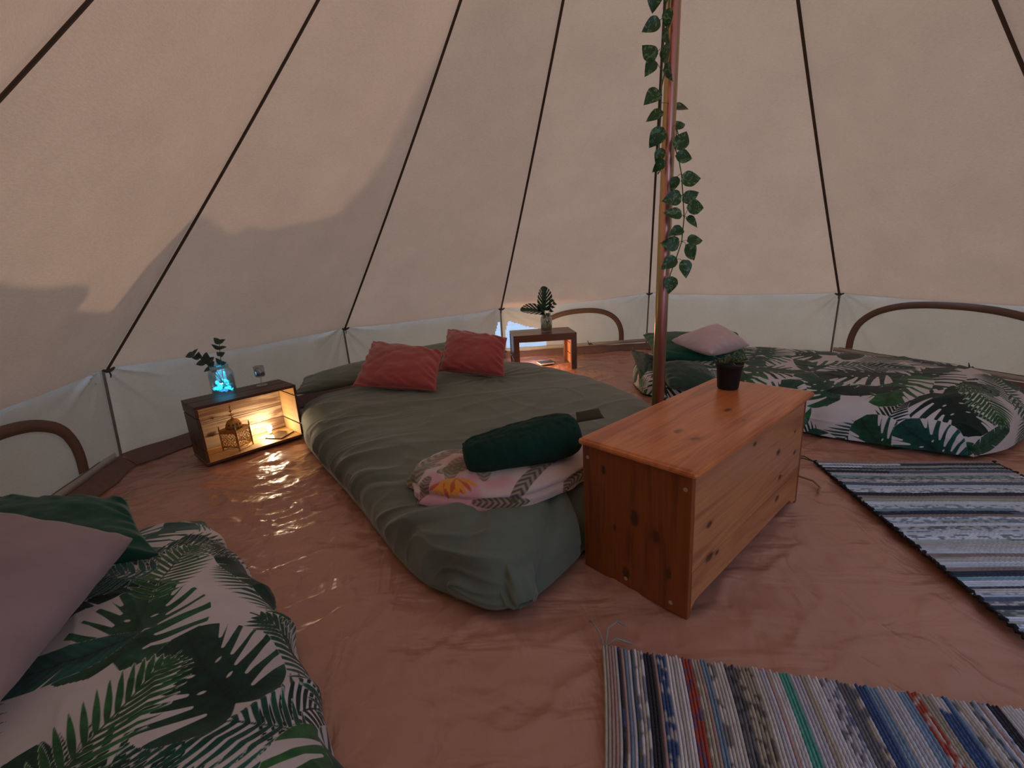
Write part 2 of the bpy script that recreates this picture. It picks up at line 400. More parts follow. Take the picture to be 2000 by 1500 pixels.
# half-round window trims with flaps
def surf_pt(i, x, z, off=.008):
    P = WP[i][1]; ns, nt = P.shape[:2]; w = np.linalg.norm(TOP[i]-TOP[(i+1) % NP])
    a = min(max(x/w*(ns-1), 0), ns-1.001); b = min(max(z/.52*(nt-1), 0), nt-1.001); ia, ib = int(a), int(b); fa, fb = a-ia, b-ib
    p = (P[ia, ib]*(1-fa)+P[ia+1, ib]*fa)*(1-fb)+(P[ia, ib+1]*(1-fa)+P[ia+1, ib+1]*fa)*fb
    d = CEN-p; d[2] = 0; d /= np.linalg.norm(d); return p+d*off
def window(i, n, cx, rx, z0, rz, a0=0, a1=math.pi):
    wnd = empty('window_%d' % n, tuple(surf_pt(i, cx, z0))); struct(wnd)
    inv = np.array(wnd.location)
    pts = []
    for a in np.linspace(a0, a1, 40):
        ca, sa = math.cos(a), math.sin(a)
        x = cx+rx*(abs(ca)**.85)*(1 if ca > 0 else -1); z = z0+rz*sa**.75
        pts.append(surf_pt(i, x, z, .010)-inv)
    nrm = lambda p: (PX-p.x-inv[0], PY-p.y-inv[1], 0)
    obj('window_trim', strip(pts, .050, nrm, .004), MESHC, wnd)
    pts2 = [surf_pt(i, cx+rx*t, z0-.004, .012)-inv for t in np.linspace(-1.12 if a1 > 3 else -.35, 1.25, 20)]
    obj('zip_tape', strip(pts2, .006, nrm, .004), WTAPE, wnd)
    g = MB(); q = Vector(surf_pt(i, cx+rx*.25, z0-.01, .02)-inv)
    g.tube([q, q+Vector((-.012, 0, .02)), q+Vector((-.02, 0, .045))], [.006, .005, .002], 6); g.tube([q, q+Vector((.012, 0, .012)), q+Vector((.03, 0, 0))], [.006, .006, .003], 6)
    g.build('tie_toggle', TAPE, wnd)
    return wnd
window(0, 1, .83, .50, .10, .335)
window(3, 2, .80, .46, .085, .335, 0, 2.35)
window(5, 3, .78, .64, .10, .385)
# floor: groundsheet with creases
nx = 420
gx, gy = np.meshgrid(np.linspace(-2.4, 3.8, nx), np.linspace(-1.1, 5.1, nx), indexing='ij')
X, Y = gx, gy
wx = X+.10*fbm(X*2, Y*2, 5, 3); wy = Y+.10*fbm(X*2+9, Y*2, 8, 3)
zone = np.exp(-((((X+.90)*.8+(Y-1.8)*.6)/.75)**2+(((X+.9)*.6-(Y-1.8)*.8)/.75)**2))
z = -.004 - .004*ridge(wx*2.6, wy*4.6, 3, 2)*0 
z = z + .009*ridge((wx*.8+wy*.6)*4, (wy*.8-wx*.6)*9, 11, 3) + .0035*ridge((wx*.9-wy*.4)*7, (wy*.9+wx*.4)*14, 12, 3)
z = z + zone*(.008*ridge((wx*.8+wy*.6)*7, (wy*.8-wx*.6)*22, 15, 2)+.006*ridge((wx*.9+wy*.5)*12, (wy*.9-wx*.5)*30, 19, 2))
right = smooth(.3, 1.2, X)*smooth(2.6, 1.6, Y)
z = z + right*(.032*fbm((X*.5+Y*.85)*2.2, (Y*.5-X*.85)*.9, 23, 2)+.008*ridge((wx*.6+wy*.8)*8, (wy*.5-wx*.8)*7, 26, 2))
back = smooth(3.2, 4.2, Y); z = z + back*.008*ridge(wx*2, wy*10, 33, 2)
z = z + zone*.0035*ridge((wx*.8+wy*.6)*11, (wy*.8-wx*.6)*48, 55, 1.6)
z = z - .010
z = np.minimum(z, .004)
edge = np.ones_like(X)*9.0
for i in range(NP):
    a = BOT[i]; b = BOT[(i+1) % NP]; n_ = np.array([-(b-a)[1], (b-a)[0]]); n_ /= np.linalg.norm(n_)
    if np.dot(n_, (CEN-a)[:2]) < 0: n_ = -n_
    edge = np.minimum(edge, (X-a[0])*n_[0]+(Y-a[1])*n_[1])
z = z + .05*smooth(.10, -.01, edge)
P = np.stack([X, Y, z], -1); Fq = gridf(nx, nx).reshape(nx-1, nx-1, 4); keep = edge[:-1, :-1] > -.03
fl = N('groundsheet_pvc'); v = fl.coord()
fc = fl.ramp(fl.noise(v, 1.6, 5), [(.3, (.46, .215, .145)), (.7, (.52, .25, .17))])
fl.set(Base_Color=fc, Roughness=.30, Specular_IOR_Level=.9)
h1 = fl.noise(fl.coord((1.5, 5, 1), rot=(0, 0, .6)), 1.5, 3, .5, .6); h2 = fl.noise(fl.coord((4, 2, 1), rot=(0, 0, .4)), 2, 3, .5, .8)
fl.bump(fl.math('ADD', h1, fl.math('MULTIPLY', h2, .7)), .8, .03)
floor = obj('floor', mesh_np('floor', P, Fq[keep]), fl.m); struct(floor)
BB = m_plain('bathtub_edge_brown', (.17, .085, .06), .6)
BW = m_canvas('hem_canvas', (.66, .62, .56), (.55, .5, .44), .35)
for i, nm in ((0, 'left'), (1, 'left_rear'), (2, 'back_left'), (3, 'back'), (4, 'back_right'), (5, 'right')):
    Pw = WP[i][1]; V = []
    m = 60
    for k in range(m):
        s_ = k/(m-1); p = BOT[i]*(1-s_)+BOT[i+1]*s_; d = CEN-p; d[2] = 0; d /= np.linalg.norm(d)
        wob = .010*math.sin(s_*9+i)+.006*math.sin(s_*31)
        V += [tuple(p+d*.012+np.array([0, 0, .062+wob*.4])), tuple(p+d*(.05+wob)+np.array([0, 0, .03])), tuple(p+d*(.085+wob)+np.array([0, 0, .004]))]
    bb = obj('baseboard_'+nm, mesh_np('bb', V, gridf(m, 3)), BB); struct(bb)
    if i in (0, 3, 5):
        pts = []
        for s_ in np.linspace(.01, .99, 30):
            p = surf_pt(i, s_*1.6, .078, .014) ; pts.append(p)
        hem = obj('hem_band', strip(pts, .035, lambda p: (PX-p.x, PY-p.y, 0), .004), BW, bb)

# ground, and unseen foliage added outside to block light
g = N('dry_grass_ground'); g.set(Base_Color=g.ramp(g.noise(g.coord(), 8, 6), [(.3, (.78, .73, .62)), (.7, (.88, .84, .74))]), Roughness=.9)
b = MB(); b.box((-30, -30, -.13), (30, 30, -.05)); gr = b.build('ground', g.m); struct(gr)
hd = Vector((math.sin(SUN_AZ), math.cos(SUN_AZ), 0)); hu = Vector((-math.cos(SUN_AZ), math.sin(SUN_AZ), 0)); O = Vector((PX, PY, 0))+hd*5.6
prof = [(9, -.1), (9, .8), (5.0, .8), (3.8, 1.5), (3.5, 4.3), (1.4, 4.4), (.9, 3.2), (.2, 2.78), (-.455, 2.711), (-.583, 2.711), (-.713, 2.738), (-.805, 2.733), (-.85, 2.693), (-.80, 2.655), (-.806, 2.62), (-.925, 2.608), (-1.133, 2.601),
        (-1.153, 2.68), (-1.114, 2.781), (-1.128, 2.98), (-1.161, 3.113), (-1.2, 3.228), (-1.262, 3.197), (-1.334, 3.185), (-1.331, 3.234), (-1.349, 3.285), (-1.413, 3.298), (-1.482, 3.415), (-1.555, 3.546),
        (-1.591, 3.658), (-1.59, 3.814), (-1.548, 3.952), (-1.524, 4.111), (-1.448, 4.331), (-1.351, 4.531), (-1.285, 4.662), (-1.221, 4.83), (-1.173, 4.959), (-1.068, 5.141), (-.9, 5.6), (-1.2, 6.6), (-3, 8), (-9, 8), (-14, 6), (-14, -.1)]
b = MB(); b.poly([(u, h) for u, h in prof], .5, 'y')  # unseen slab, outline shaped to the canvas shadow edge, raised to block door sun
shadow_hedge_me = b.mesh('shadow_hedge')
for v_ in shadow_hedge_me.vertices:
    u, dd, h = v_.co; p = O+hu*u+hd*dd+Vector((0, 0, h)); v_.co = p-O
hm = N('blocker_foliage'); hm.set(Base_Color=hm.ramp(hm.noise(hm.coord(), 14, 6), [(.3, (.07, .06, .02)), (.7, (.20, .17, .06))]), Roughness=.8); hm.bump(hm.noise(hm.coord(), 20, 5), 1, .1)
for tx, ty, tr_, th_, sd_, lb_ in ((6.6, .6, 2.0, 5.5, 1, 'broad leafy blocker added out of view to dim the right wall of the tent'), (5.2, -5.0, 1.9, 5.0, 2, 'rounded leafy blocker added out of view to dim the tent door side')):  # crowns added out of view to darken the right and door sides
    n1, n2 = 64, 40; ph = np.linspace(0, 2*math.pi, n1)[:, None]; tt = np.linspace(0, math.pi, n2)[None]
    rdd = 1+.25*fbm(np.cos(ph)*2+sd_*7+0*tt, np.sin(ph)*2+np.cos(tt)*3, sd_, 4)
    G = np.stack([np.cos(ph)*np.sin(tt)*rdd*tr_, np.sin(ph)*np.sin(tt)*rdd*tr_, th_*.56+np.cos(tt)*rdd*th_*.42+0*ph], -1)
    dimming_tree = empty('dimming_tree', (tx, ty, -.05)); tag(dimming_tree, lb_, 'dimming_tree'); obj('crown', mesh_np('crown', G, gridf(n1, n2)), hm.m, dimming_tree)
    b = MB(); b.lathe([(0, 0), (.22, 0), (.16, .6), (.15, 1.6), (0, 1.7)], n=12); b.build('trunk', m_plain('bark', (.09, .06, .04), .9), dimming_tree)
shadow_hedge = obj('shadow_hedge', shadow_hedge_me, hm.m); shadow_hedge.location = O
tag(shadow_hedge, 'unseen dense foliage slab outside the tent, shaped to throw the shadow on the canvas', 'shadow_hedge')

# ------------------------------------------------------------------ centre pole
pm = N('rose_zinc_pole'); tc = pm.new('ShaderNodeTexCoord'); sp = pm.new('ShaderNodeSeparateXYZ'); pm.link(tc.outputs['Object'], sp.inputs[0])
ang = pm.math('ARCTAN2', sp.outputs['Y'], sp.outputs['X']); a01 = pm.math('ADD', pm.math('MULTIPLY', ang, .1592), .5)
wv = pm.math('ADD', a01, pm.math('MULTIPLY', pm.math('SUBTRACT', pm.noise(pm.coord((6, 6, .8)), 2, 3), .5), .16))
pc = pm.ramp(wv, [(0, (.60, .30, .26)), (.06, (.46, .40, .14)), (.12, (.64, .36, .20)), (.20, (.60, .27, .25)), (.28, (.62, .32, .40)), (.325, (.28, .42, .15)), (.36, (.60, .30, .28)), (1, (.60, .30, .26))])
pm.set(Base_Color=pc, Metallic=.85, Roughness=.32)
pole = empty('tent_pole', (PX, PY, 0)); tag(pole, 'tall rose coloured metal centre pole behind the pine chest', 'pole')
b = MB(); b.lathe([(0, 0), (.0275, 0), (.0275, 1.17), (.0265, 1.172), (.0265, 1.18)], n=32); b.build('pole_section', pm.m, pole)
b = MB(); b.lathe([(.0262, 1.18), (.0262, 2.4)], n=32); b.build('pole_section', pm.m, pole)
b = MB(); b.lathe([(.0262, 2.4), (.0262, 3.62), (0, 3.64)], n=32); b.build('pole_section', pm.m, pole)
b = MB(); b.lathe([(0, 0), (.05, 0), (.05, .006), (.03, .012), (.028, .03)], n=24); b.build('foot_plate', pm.m, pole)

# ------------------------------------------------------------------ ivy garland
lf = N('variegated_leaf'); info = lf.new('ShaderNodeObjectInfo'); v = lf.coord((1, 1, 1))
vv = lf.new('ShaderNodeVectorMath', operation='ADD'); lf.link(v, vv.inputs[0]); lf.link(info.outputs['Random'], vv.inputs[1])
var = lf.ramp(lf.noise(vv.outputs[0], 42, 3, .6, 1.5), [(.50, (.012, .065, .018)), (.56, (.02, .10, .03)), (.60, (.22, .33, .16)), (.64, (.03, .12, .04))])
lf.set(Base_Color=var, Roughness=.4)
STEM = m_plain('vine_stem_green', (.10, .16, .05), .6)
def leaf_mesh(L, W, fold=.25, curl=.2):
    nu, nv = 15, 9; V = np.zeros((nu, nv, 3))
    for a in range(nu):
        t = a/(nu-1)
        w = W*.5*(math.sin(math.pi*min(1, t**.62))**.8)*(1.12-.35*t)
        if t > .8: w = min(w, W*.5*((1-t)/.2)**1.2*.42+.0003)
        for c in range(nv):
            s_ = (c/(nv-1)-.5)*2; x = t*L - .16*L*max(0, 1-t*5)*abs(s_)
            V[a, c] = (x, s_*w, -abs(s_)*w*fold*-1 - curl*L*t*t)
    me = mesh_np('leaf', V, gridf(nu, nv)); return me
LM = [leaf_mesh(.070, .062), leaf_mesh(.064, .052, .35, .1), leaf_mesh(.056, .044, .3, .35)]
for m_ in LM: m_.materials.append(lf.m)
vine = empty('ivy_garland', (PX, PY, 0)); tag(vine, 'artificial variegated ivy garland wound around and hanging beside the rose pole', 'garland')
VO = Vector((PX, PY, 0))
sL = [(.648, 2.0, 2.25), (.643, 1.995, 2.05), (.641, 2, 1.893), (.637, 2, 1.816), (.635, 2, 1.73), (.634, 2, 1.649), (.635, 2, 1.544), (.634, 2, 1.444), (.636, 2.01, 1.34), (.66, 2.09, 1.30), (.71, 2.095, 1.36), (.722, 2.03, 1.42), (.70, 2.005, 1.46),
      (.70, 2.0, 1.43), (.696, 2, 1.382), (.715, 2, 1.336), (.728, 2, 1.283), (.739, 2, 1.197), (.748, 2, 1.117), (.743, 2, 1.02), (.722, 2, .95), (.699, 1.995, .888), (.695, 1.99, .86)]
b = MB(); b.tube([Vector(p)-VO for p in sL], .0022, 6); b.build('stem', STEM, vine)
sL2 = [(.655, 2.012, 2.2), (.648, 2.005, 2.0), (.652, 2.0, 1.9), (.650, 2.0, 1.8), (.646, 2.0, 1.72), (.644, 2.005, 1.64), (.64, 2.02, 1.6)]
b = MB(); b.tube([Vector(p)-VO for p in sL2], .0025, 6); b.build('stem', STEM, vine)
LV = [((.591, 1.866), -95, 0, 'L'), ((.576, 1.789), 205, 1, 'L'), ((.572, 1.716), 130, 0, 'L'), ((.575, 1.65), 240, 1, 'L'), ((.584, 1.552), 215, 0, 'L'), ((.597, 1.487), 200, 1, 'L'), ((.615, 1.415), 235, 0, 'L'), ((.628, 1.348), 250, 2, 'L'), ((.625, 1.31), 230, 2, 'L'),
      ((.716, 1.406), 62, 0, 'R'), ((.731, 1.341), -8, 1, 'R'), ((.765, 1.26), 8, 0, 'R'), ((.689, 1.24), 250, 2, 'R'), ((.681, 1.188), 190, 0, 'R'), ((.767, 1.196), 25, 1, 'R'), ((.788, 1.151), 0, 0, 'R'), ((.689, 1.13), 165, 1, 'R'), ((.776, 1.096), -28, 2, 'R'),
      ((.699, 1.057), 200, 1, 'R'), ((.682, 1.014), 175, 0, 'R'), ((.798, 1.021), 5, 1, 'R'), ((.782, .972), -50, 0, 'R'), ((.685, .933), 215, 1, 'R'), ((.752, .904), -75, 0, 'R'), ((.692, .838), 255, 0, 'R'),
      ((.636, 1.90), 260, 0, 'B'), ((.640, 1.81), 265, 2, 'B'), ((.638, 1.755), 268, 2, 'B'), ((.636, 1.69), 262, 0, 'B'), ((.646, 1.635), 272, 2, 'B'), ((.64, 1.96), 120, 1, 'B'), ((.60, 2.0), 220, 0, 'L'), ((.59, 1.94), 150, 1, 'L'),
      ((.738, 1.54), 10, 2, 'K'), ((.733, 1.475), 30, 2, 'K')]
pet = MB()
for k, ((x, z), a, kind, side) in enumerate(LV):
    a_ = math.radians(a); L_ = (.076, .068, .056)[kind]
    yo = 1.985-random.uniform(0, .02)+(0.07 if side == 'K' else 0)
    d = Vector((math.cos(a_), 0, math.sin(a_))); base = Vector((x, yo, z))-d*L_*.45
    o = obj('leaf', LM[kind], None, vine)
    yv = Vector((0, -1, 0)); zz = (yv*.95+Vector((0, 0, .3))).normalized(); xx = (d+yv*random.uniform(-.25, .25)).normalized(); yy = zz.cross(xx).normalized(); zz = xx.cross(yy).normalized()
    M = Matrix.Translation(base-VO) @ Matrix((xx, yy, zz)).transposed().to_4x4() @ Matrix.Rotation(random.uniform(-.35, .35), 4, 'X')
    if side == 'B': M = M @ Matrix.Rotation(1.0, 4, 'X')
    o.matrix_local = M @ Matrix.Scale(random.uniform(.9, 1.08), 4)
    pts = [Vector(p) for p in sL]; q = min(pts, key=lambda p: (p-Vector((x, p.y, z))).length+(0 if side == 'R' or p.x < .66 else .05))
    mid = (q+base)/2+Vector((0, -.004, .006)); pet.tube([q-VO, mid-VO, base-VO], .0011, 5)
pet.build('leaf_stalks', STEM, vine)['kind'] = 'stuff'

# ------------------------------------------------------------------ leaf print pattern
def leafprint(U, V, seed, spacing=.235, scale=1.0, bounds=None):
    rs = np.random.RandomState(seed); cover = np.full(U.shape, -1.0); tone = np.zeros(U.shape+(3,)); tone[...] = (.02, .08, .06)
    u0_, u1_, v0_, v1_ = U.min()-.15, U.max()+.15, V.min()-.15, V.max()+.15
    cells = [(a, b_) for a in np.arange(u0_, u1_, spacing) for b_ in np.arange(v0_, v1_, spacing)]; rs.shuffle(cells)
    cols = [(.004, .030, .020), (.006, .050, .038), (.008, .065, .060), (.014, .075, .022), (.003, .018, .014), (.010, .055, .030)]
    for n_, (cx, cy) in enumerate(cells):
        cx += rs.uniform(-.08, .08); cy += rs.uniform(-.08, .08); kind = [0, 1, 0, 2, 1][n_ % 5]
        L = scale*rs.uniform(.30, .40) if kind != 1 else scale*rs.uniform(.34, .44)
        ang = rs.uniform(0, 2*math.pi); c_, s_ = math.cos(ang), math.sin(ang)
        msk = (np.abs(U-cx) < L*.75) & (np.abs(V-cy) < L*.75)
        if not msk.any(): continue
        du = U[msk]-cx; dv = V[msk]-cy; x = (du*c_+dv*s_)/L+.5; y = (-du*s_+dv*c_)/L
        base = np.array(cols[rs.randint(len(cols))])
        y = y - .18*(x-.5)**2*rs.choice([-1, 1]); ay = np.abs(y)
        if kind == 0:    # monstera: heart outline, deep slots between the veins, oval holes
            xx = np.clip(x, 0, 1); w = .47*np.sqrt(np.clip(1-((xx-.36)/.66)**2, 0, 1))*(1-.35*np.clip(xx-.55, 0, 1)); w = np.where(xx < .36, .47*np.clip(1-((.36-xx)/.42)**2.4, 0, 1)**.5, w)
            s = np.where((x > -.02) & (x < 1.02), w-ay, -.2)
            s = np.minimum(s, np.minimum(x+.02, 1.01-x)*.8); outl = s.copy()
            notch = ay*1.0+.02-(.10-x)*.9; s = np.minimum(s, np.where(x < .10, notch*.5, 9))
            for k in range(6):
                px0 = .14+k*.125; yl = .15+.02*(k % 2); ang2 = math.radians(68-k*8)
                ex, ey = math.cos(ang2), math.sin(ang2)
                qx = x-px0-ex*.0; qy = ay-yl; t = np.clip(qx*ex+qy*ey, 0, .5); dist = np.hypot(qx-ex*t, qy-ey*t)
                s = np.minimum(s, dist-(.013+.036*np.clip(t*3.5, 0, 1)))
            for k in range(2):
                px0 = .30+k*.2; qx = (x-px0-ay*.4); s = np.minimum(s, np.hypot(qx, (ay-.085)*.55)-.013)
            vein = np.exp(-(ay/.012)**2)*.7 + .3*np.exp(-((np.sin((x-ay*.5)*25*1.0)**2)/.03))
            tn = .7+.9*np.clip(ay*2.2, 0, 1)-.3*vein
        elif kind == 1:  # palm frond: tapering leaflets off a curved rib
            s = .006-np.where((x > 0) & (x < 1), ay, .2)
            m_ = 15
            for k in range(m_):
                px0 = .04+k*.9/m_; fr = k/(m_-1); ang2 = math.radians(62-fr*32); ln = .36*math.sin(math.pi*(fr*.82+.14))**.7
                ex, ey = math.cos(ang2), math.sin(ang2); qx = x-px0; qy = ay; t = qx*ex+qy*ey; tt = np.clip(t/ln, 0, 1)
                dist = np.hypot(qx-ex*tt*ln, qy-ey*tt*ln); wd = .0205*np.sin(np.pi*np.clip(tt*.85+.12, 0, 1))**.8*(1-tt*.35)
                s = np.maximum(s, wd-dist)
            tn = .8+1.3*np.clip(ay*2.4, 0, 1)
            outl = s.copy()
        else:            # banana leaf: long blade with a few torn slits
            xx = np.clip(x, 0, 1); w = .17*np.sin(np.pi*xx**.85)**.7; s = np.where((x > 0) & (x < 1), w-ay, -.2); outl = s.copy()
            for px0, dr in ((.3, 1), (.48, -1), (.62, 1), (.74, -1)):
                qx = x-px0-ay*.8; s = np.minimum(s, np.where(y*dr > .05, np.abs(qx)-.10*np.clip(ay-.05, 0, 1), 9))
            tn = .75+.6*np.clip(ay*4, 0, 1)+.45*np.sin((x-ay*.8)*95)*.4 - .5*np.exp(-(ay/.008)**2)
        s = s*L; cv = cover[msk]; inside = s > 0
        # thin pale outline between overlapping leaves
        nearr = (s > -.0022) & (s <= 0); cv = np.where(nearr, np.minimum(cv, -s-.0022), cv)
        cover[msk] = np.where(outl > 0, s, np.maximum(cv, s)); tmp = tone[msk]
        upd = s > -.0015; tmp[upd] = base[None]*tn[upd, None]*1.15; tone[msk] = tmp
    return cover, tone

# ------------------------------------------------------------------ bedding builder
def catmull(pts, n):
    pts = np.array(pts, float); m = len(pts)
    if m == 2: t = np.linspace(0, 1, n)[:, None]; return pts[0]*(1-t)+pts[1]*t
    P = np.vstack([2*pts[0]-pts[1], pts, 2*pts[-1]-pts[-2]]); seg = np.linalg.norm(np.diff(pts, axis=0), axis=1); c = np.concatenate([[0], np.cumsum(seg)]); c /= c[-1]; out = []
    for t in np.linspace(0, 1, n):
        k = min(np.searchsorted(c, t, side='right')-1, m-2); f = (t-c[k])/(c[k+1]-c[k]); a, b_, d, e = P[k:k+4]
        out.append(.5*((2*b_)+(-a+d)*f+(2*a-5*b_+4*d-e)*f*f+(-a+3*b_-3*d+e)*f**3))
    return np.array(out)
def profile(W, H, n, p=4.0):
    th = np.linspace(-math.pi/2, math.pi/2, 20001); x = np.sign(np.sin(th))*np.abs(np.sin(th))**(2/p); h = np.abs(np.cos(th))**(2/p)
    s = np.concatenate([[0], np.cumsum(np.hypot(np.diff(x)*W/2, np.diff(h)*H))]); q = np.linspace(0, s[-1], n)
    return np.interp(q, s, x), np.interp(q, s, h), q-s[-1]/2
def soft_slab(foot, head, left, right, H, nu, nv, p=4.0, W=None, L=None):
    """foot/head: edges at b=-1/+1 running left to right; left/right: edges running foot to head"""
    W = W or np.linalg.norm(np.array(foot[0])-foot[-1]); L = L or np.linalg.norm(np.array(left[0])-left[-1])
    xa, ha, ua = profile(W, H, nu, p); xb, hb, ub = profile(L, H, nv, p)
    K = 400; f_ = catmull(foot, K); h_ = catmull(head, K); l_ = catmull(left, K); r_ = catmull(right, K)
    sa = (xa+1)/2; sb = (xb+1)/2
    ev = lambda E, s: np.stack([np.interp(s, np.linspace(0, 1, K), E[:, k]) for k in range(2)], -1)
    Fo, He, Le, Ri = ev(f_, sa), ev(h_, sa), ev(l_, sb), ev(r_, sb); S = sa[:, None, None]; T = sb[None, :, None]
    C = Fo[:, None]*(1-T)+He[:, None]*T + Le[None]*(1-S)+Ri[None]*S - ((1-S)*(1-T)*f_[0]+S*(1-T)*f_[-1]+(1-S)*T*h_[0]+S*T*h_[-1])
    hh = ha[:, None]*hb[None]
    return C, hh, ua[:, None]+0*ub[None], ub[None]+0*ua[:, None], S[..., 0]+0*hh, T[..., 0]+0*hh
def close_grid(P, z0=0.004):
    """adds a flat underside so the cloth body is closed"""
    nu, nv = P.shape[:2]; Q = P.copy(); Q[..., 2] = z0; V = np.concatenate([P.reshape(-1, 3), Q[::8, ::8].reshape(-1, 3)])
    return V
def bed_object(name, P, mat, origin, attrs=None):
    nu, nv = P.shape[:2]; O_ = np.array(origin); V = (P-O_).reshape(-1, 3); me = mesh_np(name, V, gridf(nu, nv))
    if attrs:
        for k, (arr, ty) in attrs.items(): add_attr(me, k, arr, ty)
    o = obj(name, me, mat); o.location = origin; return o

# ---- double bed
DB = dict(foot=[(-.20, 1.15), (-.04, 1.10), (.16, 1.27), (.46, 1.68), (.80, 2.28)], head=[(-1.40, 2.92), (-.70, 3.33), (.05, 3.78)],
          left=[(-.20, 1.15), (-.37, 1.29), (-.70, 1.76), (-.98, 2.14), (-1.24, 2.52), (-1.40, 2.92)], right=[(.80, 2.28), (.77, 2.62), (.53, 3.15), (.05, 3.78)])
C, hh, U, V, S, T = soft_slab(H=.22, nu=330, nv=420, p=4.2, W=1.45, L=2.1, **DB)
H = .20+.055*np.exp(-(((S-.25)/.25)**2+((T-.12)/.10)**2))+.02*T
P = np.concatenate([C, (hh*H+.012*(hh > 0))[..., None]], -1)
n = gnorm(P); n = np.where(n[..., 2:3] < -0.2, -n, n)
xs = (U-U.min()); fr = V+.35*xs
sidew = np.exp(-(xs/.42)**2)*smooth(.0, .10, xs)
fw_ = fr+.10*fbm(V*2.5, xs*2.5, 4, 3)
w = sidew*1.5*(.022*(ridge(fw_*3.4, xs*1.1+V*.4, 6, 1.3)-.3)+.013*(ridge(fw_*7.5+.4, xs*1.6, 7, 1.4)-.3)+.008*(ridge(fw_*14, xs*3, 8, 1.4)-.2))
w += .009*fbm(V*3+xs*2.2, xs*3.5, 12, 4)*smooth(.1, .6, hh)+.005*(ridge(V*2.0-xs*2.2, xs*2+V*5, 14, 1.6)-.2)
cu, cv_ = .50*1.45-1.45/2+.20, .33
du, dv = U-(.22), V-.42; r = np.hypot(du, dv)+.01; th = np.arctan2(dv, du)
w += .016*vnoise(th*5.1+.2, r*2, 31)*np.exp(-(r/.42)**2)*smooth(0, .05, r) - .012*np.exp(-(r/.05)**2)
w += .004*ridge(V*3.2+xs*1.5, xs*7, 44, 2)*hh
for (xu, xv, ang, ln, dp) in ((-.35, -.98, .9, .30, .020), (-.22, -1.02, 1.4, .28, .024), (-.50, -.85, .5, .25, .014), (-.05, -.95, 1.9, .22, .012)):
    q = U-xu; q2 = V-xv; a = q*math.cos(ang)+q2*math.sin(ang); c_ = -q*math.sin(ang)+q2*math.cos(ang); w -= dp*np.exp(-(a/ln)**2-(c_/.022)**2)
edgef = smooth(0, .12, hh)
P = P + n*(w*(.35+.65*edgef))[..., None]; P[..., 2] = np.maximum(P[..., 2], .006)
duvet = bed_object('duvet', P, SAGE, (-.25, 2.4, 0))
tag(duvet, 'rumpled sage green duvet covering the low double bed beside the pine chest', 'duvet')
# knotted duvet corner lying on the floor at the foot
nu, nv = 60, 40; a = np.linspace(0, 1, nu)[:, None]; t = np.linspace(0, 2*math.pi, nv)[None]
ax0 = np.array([-.05, 1.21, .12]); ax1 = np.array([.005, 1.085, .035])
ctr = ax0+(ax1-ax0)*a[..., None]+np.array([0, 0, .02])*np.sin(a*math.pi)[..., None]
rad = (.055-.016*a)*(1+.16*np.sin(t*5+a*3)+.08*np.sin(t*9-a*5)); rad = np.where(a > .93, rad*(1-(a-.93)*3.5), rad)
dr = (ax1-ax0)/np.linalg.norm(ax1-ax0); e1 = np.cross(dr, [0, 0, 1.]); e1 /= np.linalg.norm(e1); e2 = np.cross(e1, dr)
PT = ctr+e1*(rad*np.cos(t))[..., None]*1.15+e2*(rad*np.sin(t))[..., None]*.8
inner = PT[-1:]*.0+ctr[-1:]*(1-np.linspace(.85, .45, 8)[:, None, None])+PT[-1:]*np.linspace(.85, .45, 8)[:, None, None]-dr*np.linspace(0, .05, 8)[:, None, None]
PT = np.concatenate([PT, inner]); PT[..., 2] = np.maximum(PT[..., 2], .006)
obj('duvet_corner', mesh_np('duvet_corner', PT-np.array([-.25, 2.4, 0]), gridf(PT.shape[0], nv)), SAGE, duvet)

def pillow(name, corners, thick, mat, nu=80, nv=64, wr=.004, seed=1, pinch=.06, parent=None, piping=None, power=.42):
    """corners: BL, BR, TR, TL in world space"""
    c = [np.array(p, float) for p in corners]; O_ = sum(c)/4
    a = np.sin(np.linspace(-1, 1, nu)*math.pi/2)[:, None]; b_ = np.sin(np.linspace(-1, 1, nv)*math.pi/2)[None]
    a = a+0*b_; b_ = b_+0*a
    A = a*(1-pinch*(1-b_**2)*np.abs(a)); B = b_*(1-pinch*(1-a**2)*np.abs(b_))
    s = ((A+1)/2)[..., None]; t = ((B+1)/2)[..., None]
    Q = (c[0]*(1-s)+c[1]*s)*(1-t)+(c[3]*(1-s)+c[2]*s)*t - O_
    nn = np.cross(c[1]-c[0], c[3]-c[0]); nn /= np.linalg.norm(nn)
    h = thick/2*(np.clip(1-a**2, 0, 1)*np.clip(1-b_**2, 0, 1))**power
    edge = np.exp(-((1-np.abs(a))/.22)**2)+np.exp(-((1-np.abs(b_))/.22)**2)
    wv = wr*(fbm(a*2.4+seed, b_*2.4, seed, 3)*1.2 + edge*np.sin(a*13+b_*17+4*vnoise(a*3, b_*3, seed+5))*.6)*smooth(0, .3, h/thick*2)
    top = Q+nn*(h+wv)[..., None]; bot = Q-nn*(h+wv*.5)[..., None]
    off = nu*nv; Fq = np.concatenate([gridf(nu, nv), gridf(nu, nv, off, True)])
    me = mesh_np(name, np.concatenate([top.reshape(-1, 3), bot.reshape(-1, 3)]), Fq)
    bm = bmesh.new(); bm.from_mesh(me); bmesh.ops.remove_doubles(bm, verts=bm.verts, dist=1e-5); bm.to_mesh(me); bm.free()
    o = obj(name, me, mat, parent); o.location = O_
    ring = [Q[i, 0] for i in range(0, nu, 3)]+[Q[-1, j] for j in range(2, nv, 3)]+[Q[i, -1] for i in range(nu-3, 0, -3)]+[Q[0, j] for j in range(nv-3, 1, -3)]
    if piping:
        bb_ = MB(); bb_.tube(ring, .0035, 6, closed=True); bb_.build('piping', piping, o)
    return o
